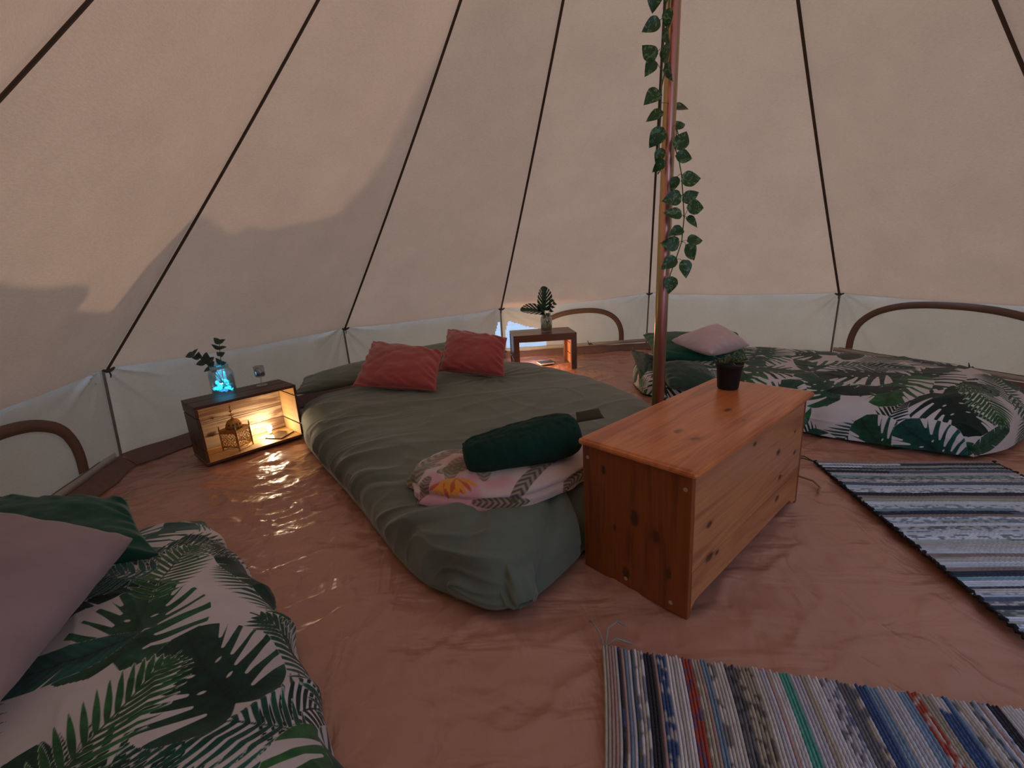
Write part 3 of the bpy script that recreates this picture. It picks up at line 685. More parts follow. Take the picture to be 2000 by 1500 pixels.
# pillows and cushions on the double bed
p = pillow('pillow', [(-1.47, 2.95, .17), (-.86, 3.24, .21), (-1.06, 3.62, .25), (-1.55, 3.30, .19)], .11, SAGE, seed=3, wr=.006)
tag(p, 'sage green pillow at the head of the double bed, left one by the crate', 'pillow')
p = pillow('pillow', [(-.74, 3.32, .23), (-.02, 3.70, .24), (-.20, 4.12, .28), (-.88, 3.76, .28)], .12, SAGE, seed=8, wr=.006)
tag(p, 'sage green pillow tucked behind the two rose cushions', 'pillow')
ROSEP = m_cloth('rose_piping', (.5, .12, .12), .6)
c1 = pillow('cushion', [(-1.01, 2.80, .25), (-.455, 2.60, .25), (-.435, 2.90, .425), (-.95, 3.15, .47)], .15, ROSE, seed=5, wr=.011, pinch=.045, piping=ROSEP)
tag(c1, 'dusty rose velvet cushion lying on the left of the double bed, nearer the crate', 'cushion')
c2 = pillow('cushion', [(-.49, 3.02, .27), (-.05, 2.78, .27), (-.020, 2.99, .475), (-.455, 3.38, .495)], .14, ROSE, seed=15, wr=.011, pinch=.045, piping=ROSEP)
tag(c2, 'dusty rose velvet cushion leaning upright further back on the double bed', 'cushion')
# low mattress under the sage duvet
C, hh, U, V, S, T = soft_slab(foot=[(.02, 1.42), (.66, 2.20)], head=[(-1.36, 3.08), (.0, 3.86)], left=[(.02, 1.42), (-1.36, 3.08)], right=[(.66, 2.20), (.0, 3.86)], H=.17, nu=60, nv=60, p=8)
mt = bed_object('mattress', np.concatenate([C, (hh*.165+.004)[..., None]], -1), m_cloth('pinkish_airbed', (.33, .2, .16), .6), (-.3, 2.6, 0))
tag(mt, 'low brownish pink air mattress under the sage duvet', 'mattress')

# ---- right single bed
def single(name, edges, H, seed, origin, label, nu=420, nv=640, spacing=.20, scale=.86, W=1.0, L=1.9, folds=(), p=3.6, hfun=None):
    C, hh, U, V, S, T = soft_slab(H=H, nu=nu, nv=nv, p=p, W=W, L=L, **edges)
    Hm = H*(1+.12*fbm(U*2, V*2, seed, 2)) if hfun is None else hfun(S, T)
    P = np.concatenate([C, (hh*Hm+.008)[..., None]], -1); n = gnorm(P); n = np.where(n[..., 2:3] < -.2, -n, n)
    w = .011*fbm(U*3.0+V*1.5, V*2.6, seed+3, 3)+.009*(ridge(U*3+V*2, V*4.5-U*1.5, seed+5, 2)-.3)+.005*ridge(U*8, V*5+U*3, seed+9, 2)
    xs = np.minimum(U-U.min(), U.max()-U); w += np.exp(-(xs/.16)**2)*.012*np.sin(V*math.pi*9+4*vnoise(V*3, xs*3, seed+7))
    P = P+n*(w*(.3+.7*smooth(0, .25, hh)))[..., None]; P[..., 2] = np.maximum(P[..., 2], .005)
    cov, tn = leafprint(U, V, seed, spacing, scale)
    o = bed_object(name, P, LEAFP, origin, {'cover': (cov, 'FLOAT'), 'tone': (tn, 'FLOAT_COLOR')}); tag(o, label, 'duvet'); return o
single('duvet', dict(foot=[(2.10, 1.90), (2.36, 1.98), (2.72, 2.22), (3.02, 2.62)], head=[(.93, 3.12), (.95, 3.45), (1.10, 3.86)],
                     left=[(2.10, 1.90), (1.90, 2.02), (1.60, 2.24), (1.24, 2.68), (.93, 3.12)], right=[(3.02, 2.62), (2.86, 2.98), (2.42, 3.42), (1.92, 3.74), (1.40, 3.86), (1.10, 3.86)]),
       .24, 21, (1.9, 2.8, 0), 'white duvet with green jungle leaf print on the low bed behind the chest, right', hfun=lambda S, T: .235+.05*np.exp(-((S-.45)/.3)**2-((T-.12)/.15)**2)-.02*T)
p = pillow('pillow', [(1.02, 3.16, .24), (1.62, 3.02, .24), (1.78, 3.50, .33), (1.10, 3.72, .32)], .15, TEAL, seed=11, wr=.008)
tag(p, 'bottle green pillow at the head of the right leaf print bed', 'pillow')
p = pillow('cushion', [(1.33, 2.95, .31), (1.62, 3.02, .34), (1.50, 3.26, .45), (1.14, 3.17, .37)], .15, PINKW, seed=17, wr=.005, pinch=.08)
tag(p, 'small pale pink cushion resting on the bottle green pillow behind the pole', 'cushion')
b_ = pillow('folded_blanket', [(1.00, 2.78, .15), (1.32, 2.72, .14), (1.30, 3.02, .22), (1.0, 3.08, .22)], .16, m_cloth('dark_sage_throw', (.035, .065, .045), .8), seed=23, wr=.008)
tag(b_, 'dark green folded throw on the near end of the right bed behind the pole', 'blanket')
p = pillow('pillow', [(.93, 3.20, .10), (1.10, 2.98, .12), (1.12, 3.4, .20), (1.0, 3.72, .20)], .10, m_cloth('dark_bottle_green', (.004, .035, .03), .8), seed=29, wr=.01)
tag(p, 'dark green pillow edge sticking out left of the pole', 'pillow')

# ---- left single bed (close to the camera)
single('duvet', dict(foot=[(-.68, -.28), (-.30, -.16), (.02, .18)], head=[(-1.72, .98), (-1.52, 1.28), (-1.24, 1.60)],
                     left=[(-.68, -.28), (-1.20, .35), (-1.72, .98)], right=[(.02, .18), (-.25, .52), (-.46, .78), (-.62, 1.00), (-.86, 1.24), (-1.06, 1.44), (-1.24, 1.60)]),
       .24, 5, (-.8, .7, 0), 'white duvet with large green jungle leaf print on the low bed nearest the camera', nu=440, nv=620, spacing=.205, scale=1.03, W=.95, L=1.95,
       hfun=lambda S, T: .22+.03*np.exp(-((S-.5)/.3)**2)-.05*T)
p = pillow('pillow', [(-1.64, .95, .18), (-1.06, 1.17, .20), (-1.36, 1.44, .24), (-1.82, 1.44, .28)], .13, TEAL, seed=31, wr=.012)
tag(p, 'bottle green pillow under the large pale cushion in the left foreground', 'pillow')
p = pillow('cushion', [(-1.36, .42, .33), (-.90, .60, .30), (-1.055, 1.10, .30), (-1.56, 1.19, .37)], .17, PINK_DIM, seed=37, wr=.004, pinch=.05)
tag(p, 'large pale pink cushion in the left foreground, shade put into its colour', 'cushion')

# ------------------------------------------------------------------ towels on the double bed
nu, nv = 240, 130
C, hh, U, V, S, T = soft_slab(foot=[(-.33, 1.37), (-.15, 1.30), (.02, 1.31), (.19, 1.41)], head=[(-.33, 1.68), (.0, 1.72), (.34, 1.76)], left=[(-.33, 1.37), (-.39, 1.52), (-.33, 1.68)], right=[(.19, 1.41), (.30, 1.55), (.34, 1.76)], H=.12, nu=nu, nv=nv, p=3.4, W=.65, L=.38)
P = np.concatenate([C, (.212+hh*.080)[..., None]], -1); n = gnorm(P); n = np.where(n[..., 2:3] < -.2, -n, n)
w = .012*fbm(U*7, V*10, 3, 3)-.012*np.exp(-((hh-.45)/.10)**2)*(V < 0)+.006*np.sin(V*60+U*8)*np.exp(-((U-U.min())/.12)**2)
P = P+n*w[..., None]
col = np.zeros(P.shape); col[...] = (.66, .52, .50)
def blend(mask, c): 
    global col; col = col*(1-mask[..., None])+np.array(c)*mask[..., None]
blend(smooth(.12, .3, fbm(U*5, V*5, 71, 3)), (.66, .33, .38))
rs = np.random.RandomState(3)
for k in range(24):
    cx, cy, ang = rs.uniform(-.36, .36), rs.uniform(-.28, .28), rs.uniform(0, 6.28); L_ = rs.uniform(.10, .17)
    x = ((U-cx)*math.cos(ang)+(V-cy)*math.sin(ang))/L_; y = (-(U-cx)*math.sin(ang)+(V-cy)*math.cos(ang))/L_
    s = .26*np.sqrt(np.clip(1-x*x*1.2, 0, 1))-np.abs(y); st = .5+.5*np.sin((x-np.abs(y)*.8)*34)
    blend(smooth(0, .03, s)*(.45+.55*st), (.07, .065, .03) if k % 2 else (.16, .15, .07))
for k, (cx, cy) in enumerate(((-.20, -.13), (-.15, -.10))):
    for j in range(7):
        a_ = -2.6+j*.33; x = (U-cx)*math.cos(a_)+(V-cy)*math.sin(a_); y = -(U-cx)*math.sin(a_)+(V-cy)*math.cos(a_)
        s = .011*np.sqrt(np.clip(1-((x-.045)/.045)**2, 0, 1))-np.abs(y); m_ = smooth(0, .003, s); blend(m_, (.75, .30, .03) if (j+k) % 3 else (.55, .10, .02))
PRINT = m_attr('printed_towel_cloth', 'print', .9, .4, .5, 420)
tw = bed_object('folded_blanket', P, PRINT, (0, 1.5, .2), {'print': (col, 'FLOAT_COLOR')})
tag(tw, 'folded pink blanket with olive leaves and orange flower under the rolled green towel', 'blanket')
# rolled towel
nu, nv = 110, 96; a = np.linspace(0, 1, nu)[:, None]; t = np.linspace(0, 2*math.pi, nv)[None]
e0 = np.array([-.18, 1.455, .325]); e1_ = np.array([.232, 1.553, .372]); ax = e1_-e0; Lr = np.linalg.norm(ax); ax /= Lr
s1 = np.cross(ax, [0, 0, 1.]); s1 /= np.linalg.norm(s1); s2 = np.cross(s1, ax)
prof_r = np.clip(1-np.abs(2*a-1)**9, 0, 1)**.35; R = (.066+.014*smooth(0, .6, a))*prof_r*(1+.05*np.sin(2*t+a*3)+.05*fbm(a*7, np.cos(t)*2+np.sin(t)*1.3, 4, 3))
lip = .012*smooth(.0, .04, np.abs(((t-2.2-a*.5) % (2*math.pi))-.12)) ; R = R+(.010*smooth(2.0, 2.12, t-a*.4))*prof_r*smooth(6.2, 4.2, t)
PT = e0+ax*(a*Lr)[..., None]+s1*(R*1.12*np.cos(t))[..., None]+s2*(R*.92*np.sin(t))[..., None]
PT = PT+(s1*.005+s2*.006)*(fbm(a*16+0*t, np.cos(t)*4+np.sin(t)*2.3, 9, 3)*prof_r)[..., None]
O_ = (e0+e1_)/2; me = mesh_np('rolled_towel', PT-O_, gridf(nu, nv)); tr = empty('rolled_towel', tuple(O_)); obj('towel_roll', me, PLUSH, tr)
for e_, sg in ((e0, 1), (e1_, -1)):
    b = MB(); b.tube([Vector(e_-O_+ax*sg*.012+(s1*1.1*math.cos(q)+s2*.9*math.sin(q))*(.008+.0055*q)) for q in np.linspace(0, 8.4, 50)], .006, 6); b.build('rolled_edge', PLUSH, tr)
tag(tr, 'dark green plush towel rolled up on the foot of the double bed', 'towel')
bl = pillow('cloth_strap', [(.24, 1.66, .36), (.36, 1.70, .36), (.345, 1.74, .39), (.245, 1.70, .39)], .02, m_cloth('olive_strap', (.06, .055, .03), .9), nu=20, nv=14, seed=2, wr=.001)
tag(bl, 'small olive cloth end poking out behind the rolled towel at the chest corner', 'strap')

# ------------------------------------------------------------------ pine chest
chest = empty('blanket_chest', (.454, 1.039, -.005), .721); tag(chest, 'varnished knotty pine blanket chest with overhanging lid, at the foot of the double bed', 'chest')
ex = Vector((math.cos(.721), math.sin(.721), -.002)).normalized(); ey = Vector((-math.sin(.721), math.cos(.721), -.024)).normalized(); ez = ex.cross(ey).normalized(); ey = ez.cross(ex)
chest.rotation_euler = Matrix((ex, ey, ez)).transposed().to_euler()
L_, W_, H_ = .883, .36, .46
LT, DK = (.74, .235, .068), (.42, .090, .020)
WLID = m_wood('pine_lid', LT, DK, 0, 1, [(.22, .16, .45, .020), (.19, .09, .45, .018), (.50, .13, .45, .018), (.43, .05, .45, .014), (.62, .30, .45, .012)], .33, coat=.3)
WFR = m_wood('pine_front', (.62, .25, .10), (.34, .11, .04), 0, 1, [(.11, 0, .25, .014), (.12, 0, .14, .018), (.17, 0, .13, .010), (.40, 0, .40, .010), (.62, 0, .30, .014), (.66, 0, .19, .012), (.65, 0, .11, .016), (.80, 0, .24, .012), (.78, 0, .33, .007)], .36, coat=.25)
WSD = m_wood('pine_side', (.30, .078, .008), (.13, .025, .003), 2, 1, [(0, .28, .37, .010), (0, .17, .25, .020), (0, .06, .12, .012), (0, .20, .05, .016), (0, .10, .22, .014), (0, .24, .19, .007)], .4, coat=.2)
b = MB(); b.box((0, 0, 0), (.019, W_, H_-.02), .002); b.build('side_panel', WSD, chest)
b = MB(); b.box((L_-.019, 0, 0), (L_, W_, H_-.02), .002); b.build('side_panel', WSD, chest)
nb = 4; zz = [.042, .142, .245, .345, H_-.02]
for k in range(nb):
    b = MB()
    if k == 0: # lowest board with scrolled ends
        pts = [(.0195, .142)]+[(.0195, .012)]+[(.0195+.045*(1-math.cos(q)), .012+.030*math.sin(q)) for q in np.linspace(.2, math.pi/2, 7)]+[(.82-.045+.045*math.sin(q), .042-.030*(1-math.cos(q))) for q in np.linspace(0, math.pi/2-.2, 7)]+[(L_-.0195, .012), (L_-.0195, .142)]
        pts = [p for i_, p in enumerate(pts)]; b.poly([(x, z_-.0004) for x, z_ in pts], .018, 'y')
    else: b.box((.0195, 0.0+.0003*(k % 2), zz[k]), (L_-.0195, .018, zz[k+1]-.0004), .0006, 1)
    b.build('front_board', WFR, chest)
b = MB(); b.box((.0195, W_-.018, .04), (L_-.0195, W_, H_-.02), .001); b.build('back_panel', WFR, chest)
b = MB(); b.box((.0195, .0185, .045), (L_-.0195, W_-.0185, .057)); b.build('bottom_panel', WFR, chest)
# lid with clipped corners and moulded edge
ov = .02; r_ = .030
def rrect(x0, y0, x1, y1, r, n=5):
    pts = []
    for cx, cy, a0 in ((x1-r, y0+r, -90), (x1-r, y1-r, 0), (x0+r, y1-r, 90), (x0+r, y0+r, 180)):
        for k in range(n+1): q = math.radians(a0+90*k/n); pts.append((cx+r*math.cos(q), cy+r*math.sin(q)))
    return pts
lidm = bmesh.new(); loops = []
for inset, z_ in ((.008, H_-.021), (.001, H_-.018), (0, H_-.012), (.0015, H_-.006), (.006, H_-.004), (.009, H_-.0005), (.013, H_)):
    loops.append([lidm.verts.new((x, y, z_)) for x, y in rrect(-ov+inset, -ov+inset, L_+ov-inset, W_+.005-inset, r_*(.4))])
for A, B in zip(loops, loops[1:]):
    for k in range(len(A)): f = lidm.faces.new((A[k], A[(k+1) % len(A)], B[(k+1) % len(A)], B[k]))
lidm.faces.new(loops[0][::-1]); lidm.faces.new(loops[-1]); me = bpy.data.meshes.new('lid'); lidm.to_mesh(me); lidm.free(); obj('lid', me, WLID, chest)
SCR = m_plain('plug_pale', (.45, .30, .18), .5)
for (x, y, z_) in ((-.0, .018, .395), (-.0, W_-.02, .395), (-.0, .05, .03), (-.0, .2, .03)):
    b = MB(); b.tube([(x+.001, y, z_), (x-.0012, y, z_)], .006, 12); b.tube([(x-.0012, y, z_), (x-.0016, y, z_)], .003, 8); b.build('screw_plug', SCR, chest)
for x in (.08, L_-.08):
    b = MB(); b.box((x-.03, W_-.001, H_-.06), (x+.03, W_+.003, H_-.03), .001); b.tube([(x-.03, W_+.004, H_-.024), (x+.03, W_+.004, H_-.024)], .004, 8); b.build('hinge', m_plain('brass_hinge', (.4, .28, .1), .4, Metallic=.9), chest)

# herb pot on the chest
pot = empty('potted_herb', (.858, 1.735, .449)); tag(pot, 'small herb plant in a black plastic pot on the pine chest', 'potted plant')
BLK = m_plain('black_plastic', (.004, .004, .006), .7)
b = MB(); b.lathe([(0, 0), (.036, 0), (.039, .004), (.047, .088), (.051, .090), (.052, .106), (.049, .107), (.046, .092), (.040, .09)], n=28); b.build('pot', BLK, pot)
b = MB(); b.lathe([(.0455, .093), (.02, .097), (0, .096)], n=20); b.build('soil', m_plain('dark_soil', (.03, .02, .012), .95), pot)
HL = N('herb_leaf'); oi = HL.noise(HL.coord(), 30, 2); HL.set(Base_Color=HL.ramp(oi, [(.35, (.05, .10, .045)), (.65, (.22, .27, .17))]), Roughness=.6)
b = MB(); lv = MB(); rs = random.Random(4)
for k in range(46):
    a_ = rs.uniform(0, 6.28); tilt = rs.uniform(.1, 1.0); ln = rs.uniform(.05, .098); base = Vector((rs.uniform(-.03, .03), rs.uniform(-.03, .03), .094))
    d = Vector((math.cos(a_)*math.sin(tilt)*1.15+.12, math.sin(a_)*math.sin(tilt), math.cos(tilt)*.62)); pts = [base+d*ln*t_+Vector((0, 0, -.02*t_*t_*tilt)) for t_ in (0, .33, .66, 1)]
    b.tube(pts, .0011, 4)
    for q in range(9):
        t_ = .25+.75*q/8; p_ = base+d*ln*t_+Vector((0, 0, -.02*t_*t_*tilt)); aa = rs.uniform(0, 6.28); ld = (d*.6+Vector((math.cos(aa), math.sin(aa), rs.uniform(-.2, .5)))).normalized(); l_ = rs.uniform(.011, .019)
        sd = ld.cross(Vector((0, 0, 1))).normalized()*l_*.17; up = sd.cross(ld).normalized()*l_*.06
        v0 = lv.bm.verts.new(p_); v1 = lv.bm.verts.new(p_+ld*l_*.5+sd+up); v2 = lv.bm.verts.new(p_+ld*l_); v3 = lv.bm.verts.new(p_+ld*l_*.5-sd+up); lv.bm.faces.new((v0, v1, v2, v3))
b.build('stems', m_plain('herb_stem', (.12, .12, .05), .7), pot)
o = lv.build('foliage', HL.m, pot); o['kind'] = 'stuff'

# ------------------------------------------------------------------ apple crate by the left wall
CO = m_wood('dark_stained_board', (.13, .055, .025), (.045, .017, .008), 0, 1.3, [], .5)
COV = m_wood('dark_stained_board_upright', (.13, .055, .025), (.045, .017, .008), 2, 1.3, [], .5)
CI = m_wood('pale_pine_board', (.62, .38, .16), (.45, .24, .09), 1, 1.0, [], .6, contrast=.5)
CB = m_wood('weathered_back_board', (.56, .42, .28), (.20, .11, .065), 0, 1.2, [(.12, .23, .19, .012), (.37, .23, .265, .020), (.10, .23, .10, .02)], .75, rings=34, contrast=1.4)
crate = empty('wooden_crate', (-1.623, 2.22, 0), .832); tag(crate, 'dark stained apple crate on its side by the left wall, holding a lantern and light', 'crate')
CL, CW, CH, ct = .517, .25, .328, .016
def board(a_, b_, outer_faces, parent, mo, mi, bev=.0015):
    """board whose inside face keeps raw pine and whose other faces are stained; outer_faces: predicate on normal"""
    m = MB(); m.box(a_, b_, bev, 1); me = m.mesh('plank'); me.materials.append(mo); me.materials.append(mi)
    for pl in me.polygons: pl.material_index = 1 if outer_faces(pl.normal) else 0
    return obj('plank', me, None, parent)
for y0_, y1_ in ((0, .122), (.128, CW-.012)):
    board((0, y0_, CH-ct), (CL, y1_, CH), lambda n_: n_.z < -.5, crate, CO, CI)
    board((0, y0_, .004), (CL, y1_, .004+ct), lambda n_: n_.z > .5, crate, CO, CI)
for z0_, z1_ in ((.0205, .085), (.092, .262), (.268, CH-ct-.0005)):
    board((0, 0, z0_), (ct, CW-.012, z1_), lambda n_: n_.x > .5, crate, COV, CI)
    board((CL-ct, 0, z0_), (CL, CW-.012, z1_), lambda n_: n_.x < -.5, crate, COV, CI)
for k, (z0_, z1_) in enumerate(((.022, .092), (.094, .168), (.171, .262), (.264, .311))):
    b = MB(); b.box((ct+.001, CW-.024+.001*(k % 2), z0_), (CL-ct-.001, CW-.014, z1_), .0015, 1); b.build('back_plank', CB, crate)

# lantern in the crate
cx_ = Vector((math.cos(.832), math.sin(.832), 0)); cy_ = Vector((-math.sin(.832), math.cos(.832), 0)); C0 = Vector((-1.623, 2.22, 0))
BR = N('antique_brass'); BR.set(Base_Color=BR.ramp(BR.noise(BR.coord(), 40, 3), [(.3, (.30, .17, .08)), (.7, (.48, .30, .13))]), Metallic=.75, Roughness=.42)
lan = empty('lantern', tuple(C0+cx_*.185+cy_*.10+Vector((0, 0, .0205))), .832+math.radians(32)); tag(lan, 'small brass filigree lantern with domed top standing inside the left crate', 'lantern')
hs, hh_ = .052, .105
for sx in (-1, 1):
    for sy in (-1, 1):
        b = MB(); b.lathe([(0, -.0), (.004, 0), (.0035, .01), (.0045, .02), (.0045, .118), (.006, .122), (.003, .128), (.004, .136), (0, .150)], (sx*hs, sy*hs, 0), 8)
        b.build('corner_post', BR.m, lan)
for f_ in range(4):
    n1, n2 = 44, 48; u_ = np.linspace(-hs, hs, n1); z_ = np.linspace(.022, .112, n2); G = np.zeros((n1, n2, 3)); G[..., 0] = u_[:, None]; G[..., 1] = -hs; G[..., 2] = z_[None]
    Uc = (u_[:-1]+u_[1:])[:, None]/2; Zc = ((z_[:-1]+z_[1:])/2)[None]
    pat = np.cos(Uc*2*math.pi/.021)*np.cos((Zc-.067)*2*math.pi/.021)+.35*np.cos((Uc+Zc)*2*math.pi/.0125)
    hole = (np.abs(pat) < .30+0*Uc) | (pat > .75); frame = (np.abs(Uc) > hs-.006) | (Zc < .030) | (Zc > .103); hole = ~(~hole | frame)
    me = mesh_np('filigree_panel', G, gridf(n1, n2).reshape(n1-1, n2-1, 4)[~hole], False)
    o = obj('filigree_panel', me, BR.m, lan); o.rotation_euler = (0, 0, f_*math.pi/2); md = o.modifiers.new('thick', 'SOLIDIFY'); md.thickness = .0012
b = MB()
for f_ in range(4):
    M = Matrix.Rotation(f_*math.pi/2, 4, 'Z'); b.box((-hs, -hs-.003, .112), (hs, -hs+.003, .122), 0, M=M)
    b.tube([M @ Vector((hs*math.cos(q), -hs, .022-.012*(1-abs(math.sin(q*2))))) for q in np.linspace(0, math.pi, 16)], .0018, 6)
b.build('cornice', BR.m, lan)['kind'] = 'stuff'; b = MB(); b.box((-hs, -hs, .118), (hs, hs, .121)); b.build('roof_plate', BR.m, lan)
nd, md_ = 48, 24; ph = np.linspace(0, 2*math.pi, nd); tt = np.linspace(0, math.pi/2*.96, md_); G = np.zeros((nd, md_, 3)); rd = .042*np.cos(tt)**.75
G[..., 0] = np.cos(ph)[:, None]*rd; G[..., 1] = np.sin(ph)[:, None]*rd; G[..., 2] = .121+.052*np.sin(tt)[None]
hole = (np.cos(ph[:-1]*12)[:, None] > .1) & (np.cos(tt[:-1]*14)[None] > .1) & (tt[:-1][None] < .8)
o = obj('dome', mesh_np('dome', G, gridf(nd, md_).reshape(nd-1, md_-1, 4)[~hole]), BR.m, lan); md = o.modifiers.new('thick', 'SOLIDIFY'); md.thickness = .0012
b = MB(); b.lathe([(.008, .170), (.009, .176), (.003, .180), (.003, .192), (.016, .1945), (.016, .1965), (.003, .199), (.003, .212), (.010, .217), (.010, .220), (.003, .224), (.0025, .234), (.006, .240), (.003, .248), (0, .262)], n=16); b.build('finial', BR.m, lan)

# square mirror plate and bulb
CN = C0+cx_*.412+cy_*.095
plate = empty('mirror_plate', (CN.x, CN.y, .0205), .832+.55); tag(plate, 'small square mirror plate lying in the right end of the left crate', 'mirror plate')
b = MB(); b.box((-.060, -.055, 0), (.060, .055, .006), .001); b.build('plate_rim', m_plain('dark_rim', (.03, .028, .025), .4), plate)
mm = N('mirror'); mm.set(Base_Color=(.7, .72, .68), Metallic=1.0, Roughness=.12); b = MB(); b.box((-.057, -.052, .0061), (.057, .052, .0075), .0005, 1); b.build('mirror_face', mm.m, plate)
BC = C0+cx_*.385+cy_*.165+Vector((0, 0, .0275))
bulb = empty('tealight_lamp', tuple(BC)); tag(bulb, 'glowing warm white tealight bulb beside the mirror plate in the left crate', 'lamp')
b = MB(); b.lathe([(0, 0), (.012, 0), (.012, .010), (.006, .013), (.006, .016)], n=20); b.build('lamp_base', m_plain('white_plastic', (.7, .68, .62), .5), bulb)
b = MB(); b.lathe([(.006, .016), (.013, .024), (.016, .034), (.013, .045), (.006, .052), (0, .054)], n=20); b.build('bulb', m_emit('bulb_glow', (1.0, .85, .58), 22), bulb)
ld = bpy.data.lights.new('tealight_light', 'POINT'); ld.energy = 1.9; ld.color = (1.0, .84, .56); ld.shadow_soft_size = .018
lo = bpy.data.objects.new('tealight_light', ld); COL.objects.link(lo); lo.parent = bulb; lo.location = (-.002, -.035, .05)

GLASS = m_glass('clear_glass'); GL2 = m_glass('bluish_glass', (.80, .92, .97), .25)
# jar with lit gems and eucalyptus, on the left crate
def sprig(parent, base, tips, leafm, stemm, lw, nl=5, seed=1):
    rs = random.Random(seed); st = MB(); base = Vector(base)
    lm = leaf_mesh(lw, lw*.8, .15, .15); lm.materials.append(leafm)
    for tip in tips:
        tip = Vector(tip); mid = (base+tip)/2+Vector((0, 0, .02)); pts = [base, base.lerp(mid, .5), mid, mid.lerp(tip, .5)+Vector((0, 0, .006)), tip]; st.tube(pts, .0016, 5)
        for k in range(nl*2):
            t_ = .42+.58*(k//2)/(nl-1); i_ = min(int(t_*4), 3); f_ = t_*4-i_; p_ = pts[i_].lerp(pts[i_+1], f_)
            d = (tip-mid).normalized(); a_ = (1 if k % 2 else -1)*(1.0+rs.uniform(-.3, .3)); sd = d.cross(Vector((0, 1, .1))).normalized()
            ld_ = (d*math.cos(a_)+sd*math.sin(a_)+Vector((0, rs.uniform(-.5, .5), 0))).normalized(); nrm = Vector((rs.uniform(-.6, .6), -1, rs.uniform(-.2, 1.2))).normalized()
            yy = nrm.cross(ld_).normalized(); nn = ld_.cross(yy)
            o = obj('leaf', lm, None, parent); o.matrix_local = Matrix.Translation(p_) @ Matrix((ld_, yy, nn)).transposed().to_4x4() @ Matrix.Scale(rs.uniform(.75, 1.15), 4)
    st.build('stems', stemm, parent)
EUC = m_plain('eucalyptus_leaf', (.045, .085, .06), .55, .3); EST = m_plain('dark_stem', (.06, .05, .03), .6)
JX = -1.630; JY = 2.500
jar = empty('glass_jar', (JX, JY, CH)); jar.scale = (1.1, 1.1, 1.08); tag(jar, 'glass jar glowing with cyan gems and holding eucalyptus, on the left crate', 'jar')
b = MB(); b.lathe([(0, .002), (.050, .002), (.056, .010), (.057, .10), (.050, .122), (.040, .130), (.040, .148), (.042, .150), (.038, .150), (.037, .131), (.047, .121), (.054, .10), (.053, .012), (0, .008)], n=32); b.build('jar_body', GL2, jar)
gm = [m_emit('cyan_gem', (.05, .75, 1.0), 2.2), m_emit('blue_gem', (.10, .45, 1.0), 1.2), m_emit('ice_gem', (.55, .95, 1.0), 3.0), m_plain('violet_gem', (.3, .08, .2), .2), m_plain('green_gem', (.03, .3, .1), .2)]
rs = random.Random(9); gem = bmesh.new(); bmesh.ops.create_icosphere(gem, subdivisions=1, radius=.0095); gme = bpy.data.meshes.new('gem'); gem.to_mesh(gme); gem.free()
gmes = []
for m_ in gm: c_ = gme.copy(); c_.materials.append(m_); gmes.append(c_)
for k in range(46):
    a_ = rs.uniform(0, 6.28); r_g = .041*math.sqrt(rs.random()); z_ = .016+rs.random()**1.3*.050
    o = obj('gem', gmes[rs.choice([0, 0, 0, 1, 1, 2, 3, 4])], None, jar); o.location = (r_g*math.cos(a_), r_g*math.sin(a_), z_); o.rotation_euler = (rs.random()*3, rs.random()*3, 0); o.scale = (1, 1, .8)
ld = bpy.data.lights.new('jar_light', 'POINT'); ld.energy = .12; ld.color = (.15, .75, 1.0); ld.shadow_soft_size = .03
lo = bpy.data.objects.new('jar_light', ld); COL.objects.link(lo); lo.parent = jar; lo.location = (0, -.0, .085)
b = MB(); b.lathe([(.0425, .132), (.0425, .146)], n=24); b.build('jar_neck_ring', m_plain('ice_plastic', (.35, .6, .62), .3), jar)
sprig(jar, (.005, 0, .05), [(-.10, -.02, .215), (.035, -.01, .265), (-.035, -.03, .19)], EUC, EST, .036, 4, 5)
# little goblet tealight holder
gb = empty('glass_goblet', (-1.560, 2.770, CH)); gb.location = tuple(C0+cx_*.392+cy_*.165+Vector((0, 0, CH))); gb.scale = (1.12, 1.12, 1.12); tag(gb, 'small frosted glass goblet candle holder on the right end of the left crate', 'goblet')
FG = m_glass('frosted_blue_glass', (.62, .68, .80), .5)
b = MB(); b.lathe([(0, .001), (.027, .001), (.027, .004), (.006, .008), (.0045, .02), (.0045, .042), (.010, .047)], n=20); b.build('stem_foot', GLASS, gb)
b = MB(); b.lathe([(.010, .047), (.022, .050), (.025, .055), (.026, .105), (.024, .105), (.023, .057), (0, .052)], n=24); b.build('cup', FG, gb)
b = MB(); b.lathe([(0, .056), (.019, .056), (.019, .068), (0, .069)], n=20); b.build('candle', m_plain('white_wax', (.6, .6, .65), .4), gb)

# ------------------------------------------------------------------ crate by the back wall
RW = m_wood('red_brown_board', (.20, .070, .038), (.07, .022, .012), 0, 1.2, [], .38, coat=.4)
RWV = m_wood('red_brown_board_upright', (.20, .070, .038), (.07, .022, .012), 2, 1.2, [], .38, coat=.3)
c2_ = empty('wooden_crate', (.031, 3.91, 0), .092); tag(c2_, 'red brown open crate table by the back wall, right of the double bed', 'crate')
L2, W2, H2 = .56, .34, .328
IN2 = m_wood('raw_orange_board', (.55, .26, .10), (.40, .16, .05), 1, 1, [], .55, contrast=.5)
for y0_, y1_ in ((0, .168), (.172, W2)): board((0, y0_, H2-.022), (L2, y1_, H2), lambda n_: n_.z < -.5, c2_, RW, IN2)
for y0_ in (0, W2-.03): board((.05, y0_, H2-.062), (L2-.05, y0_+.03, H2-.0225), lambda n_: False, c2_, RW, IN2)
for x0_ in (0, L2-.05):
    for y0_ in (0, W2-.04): board((x0_, y0_, 0), (x0_+.05, y0_+.04, H2-.0225), lambda n_: False, c2_, RWV, IN2)
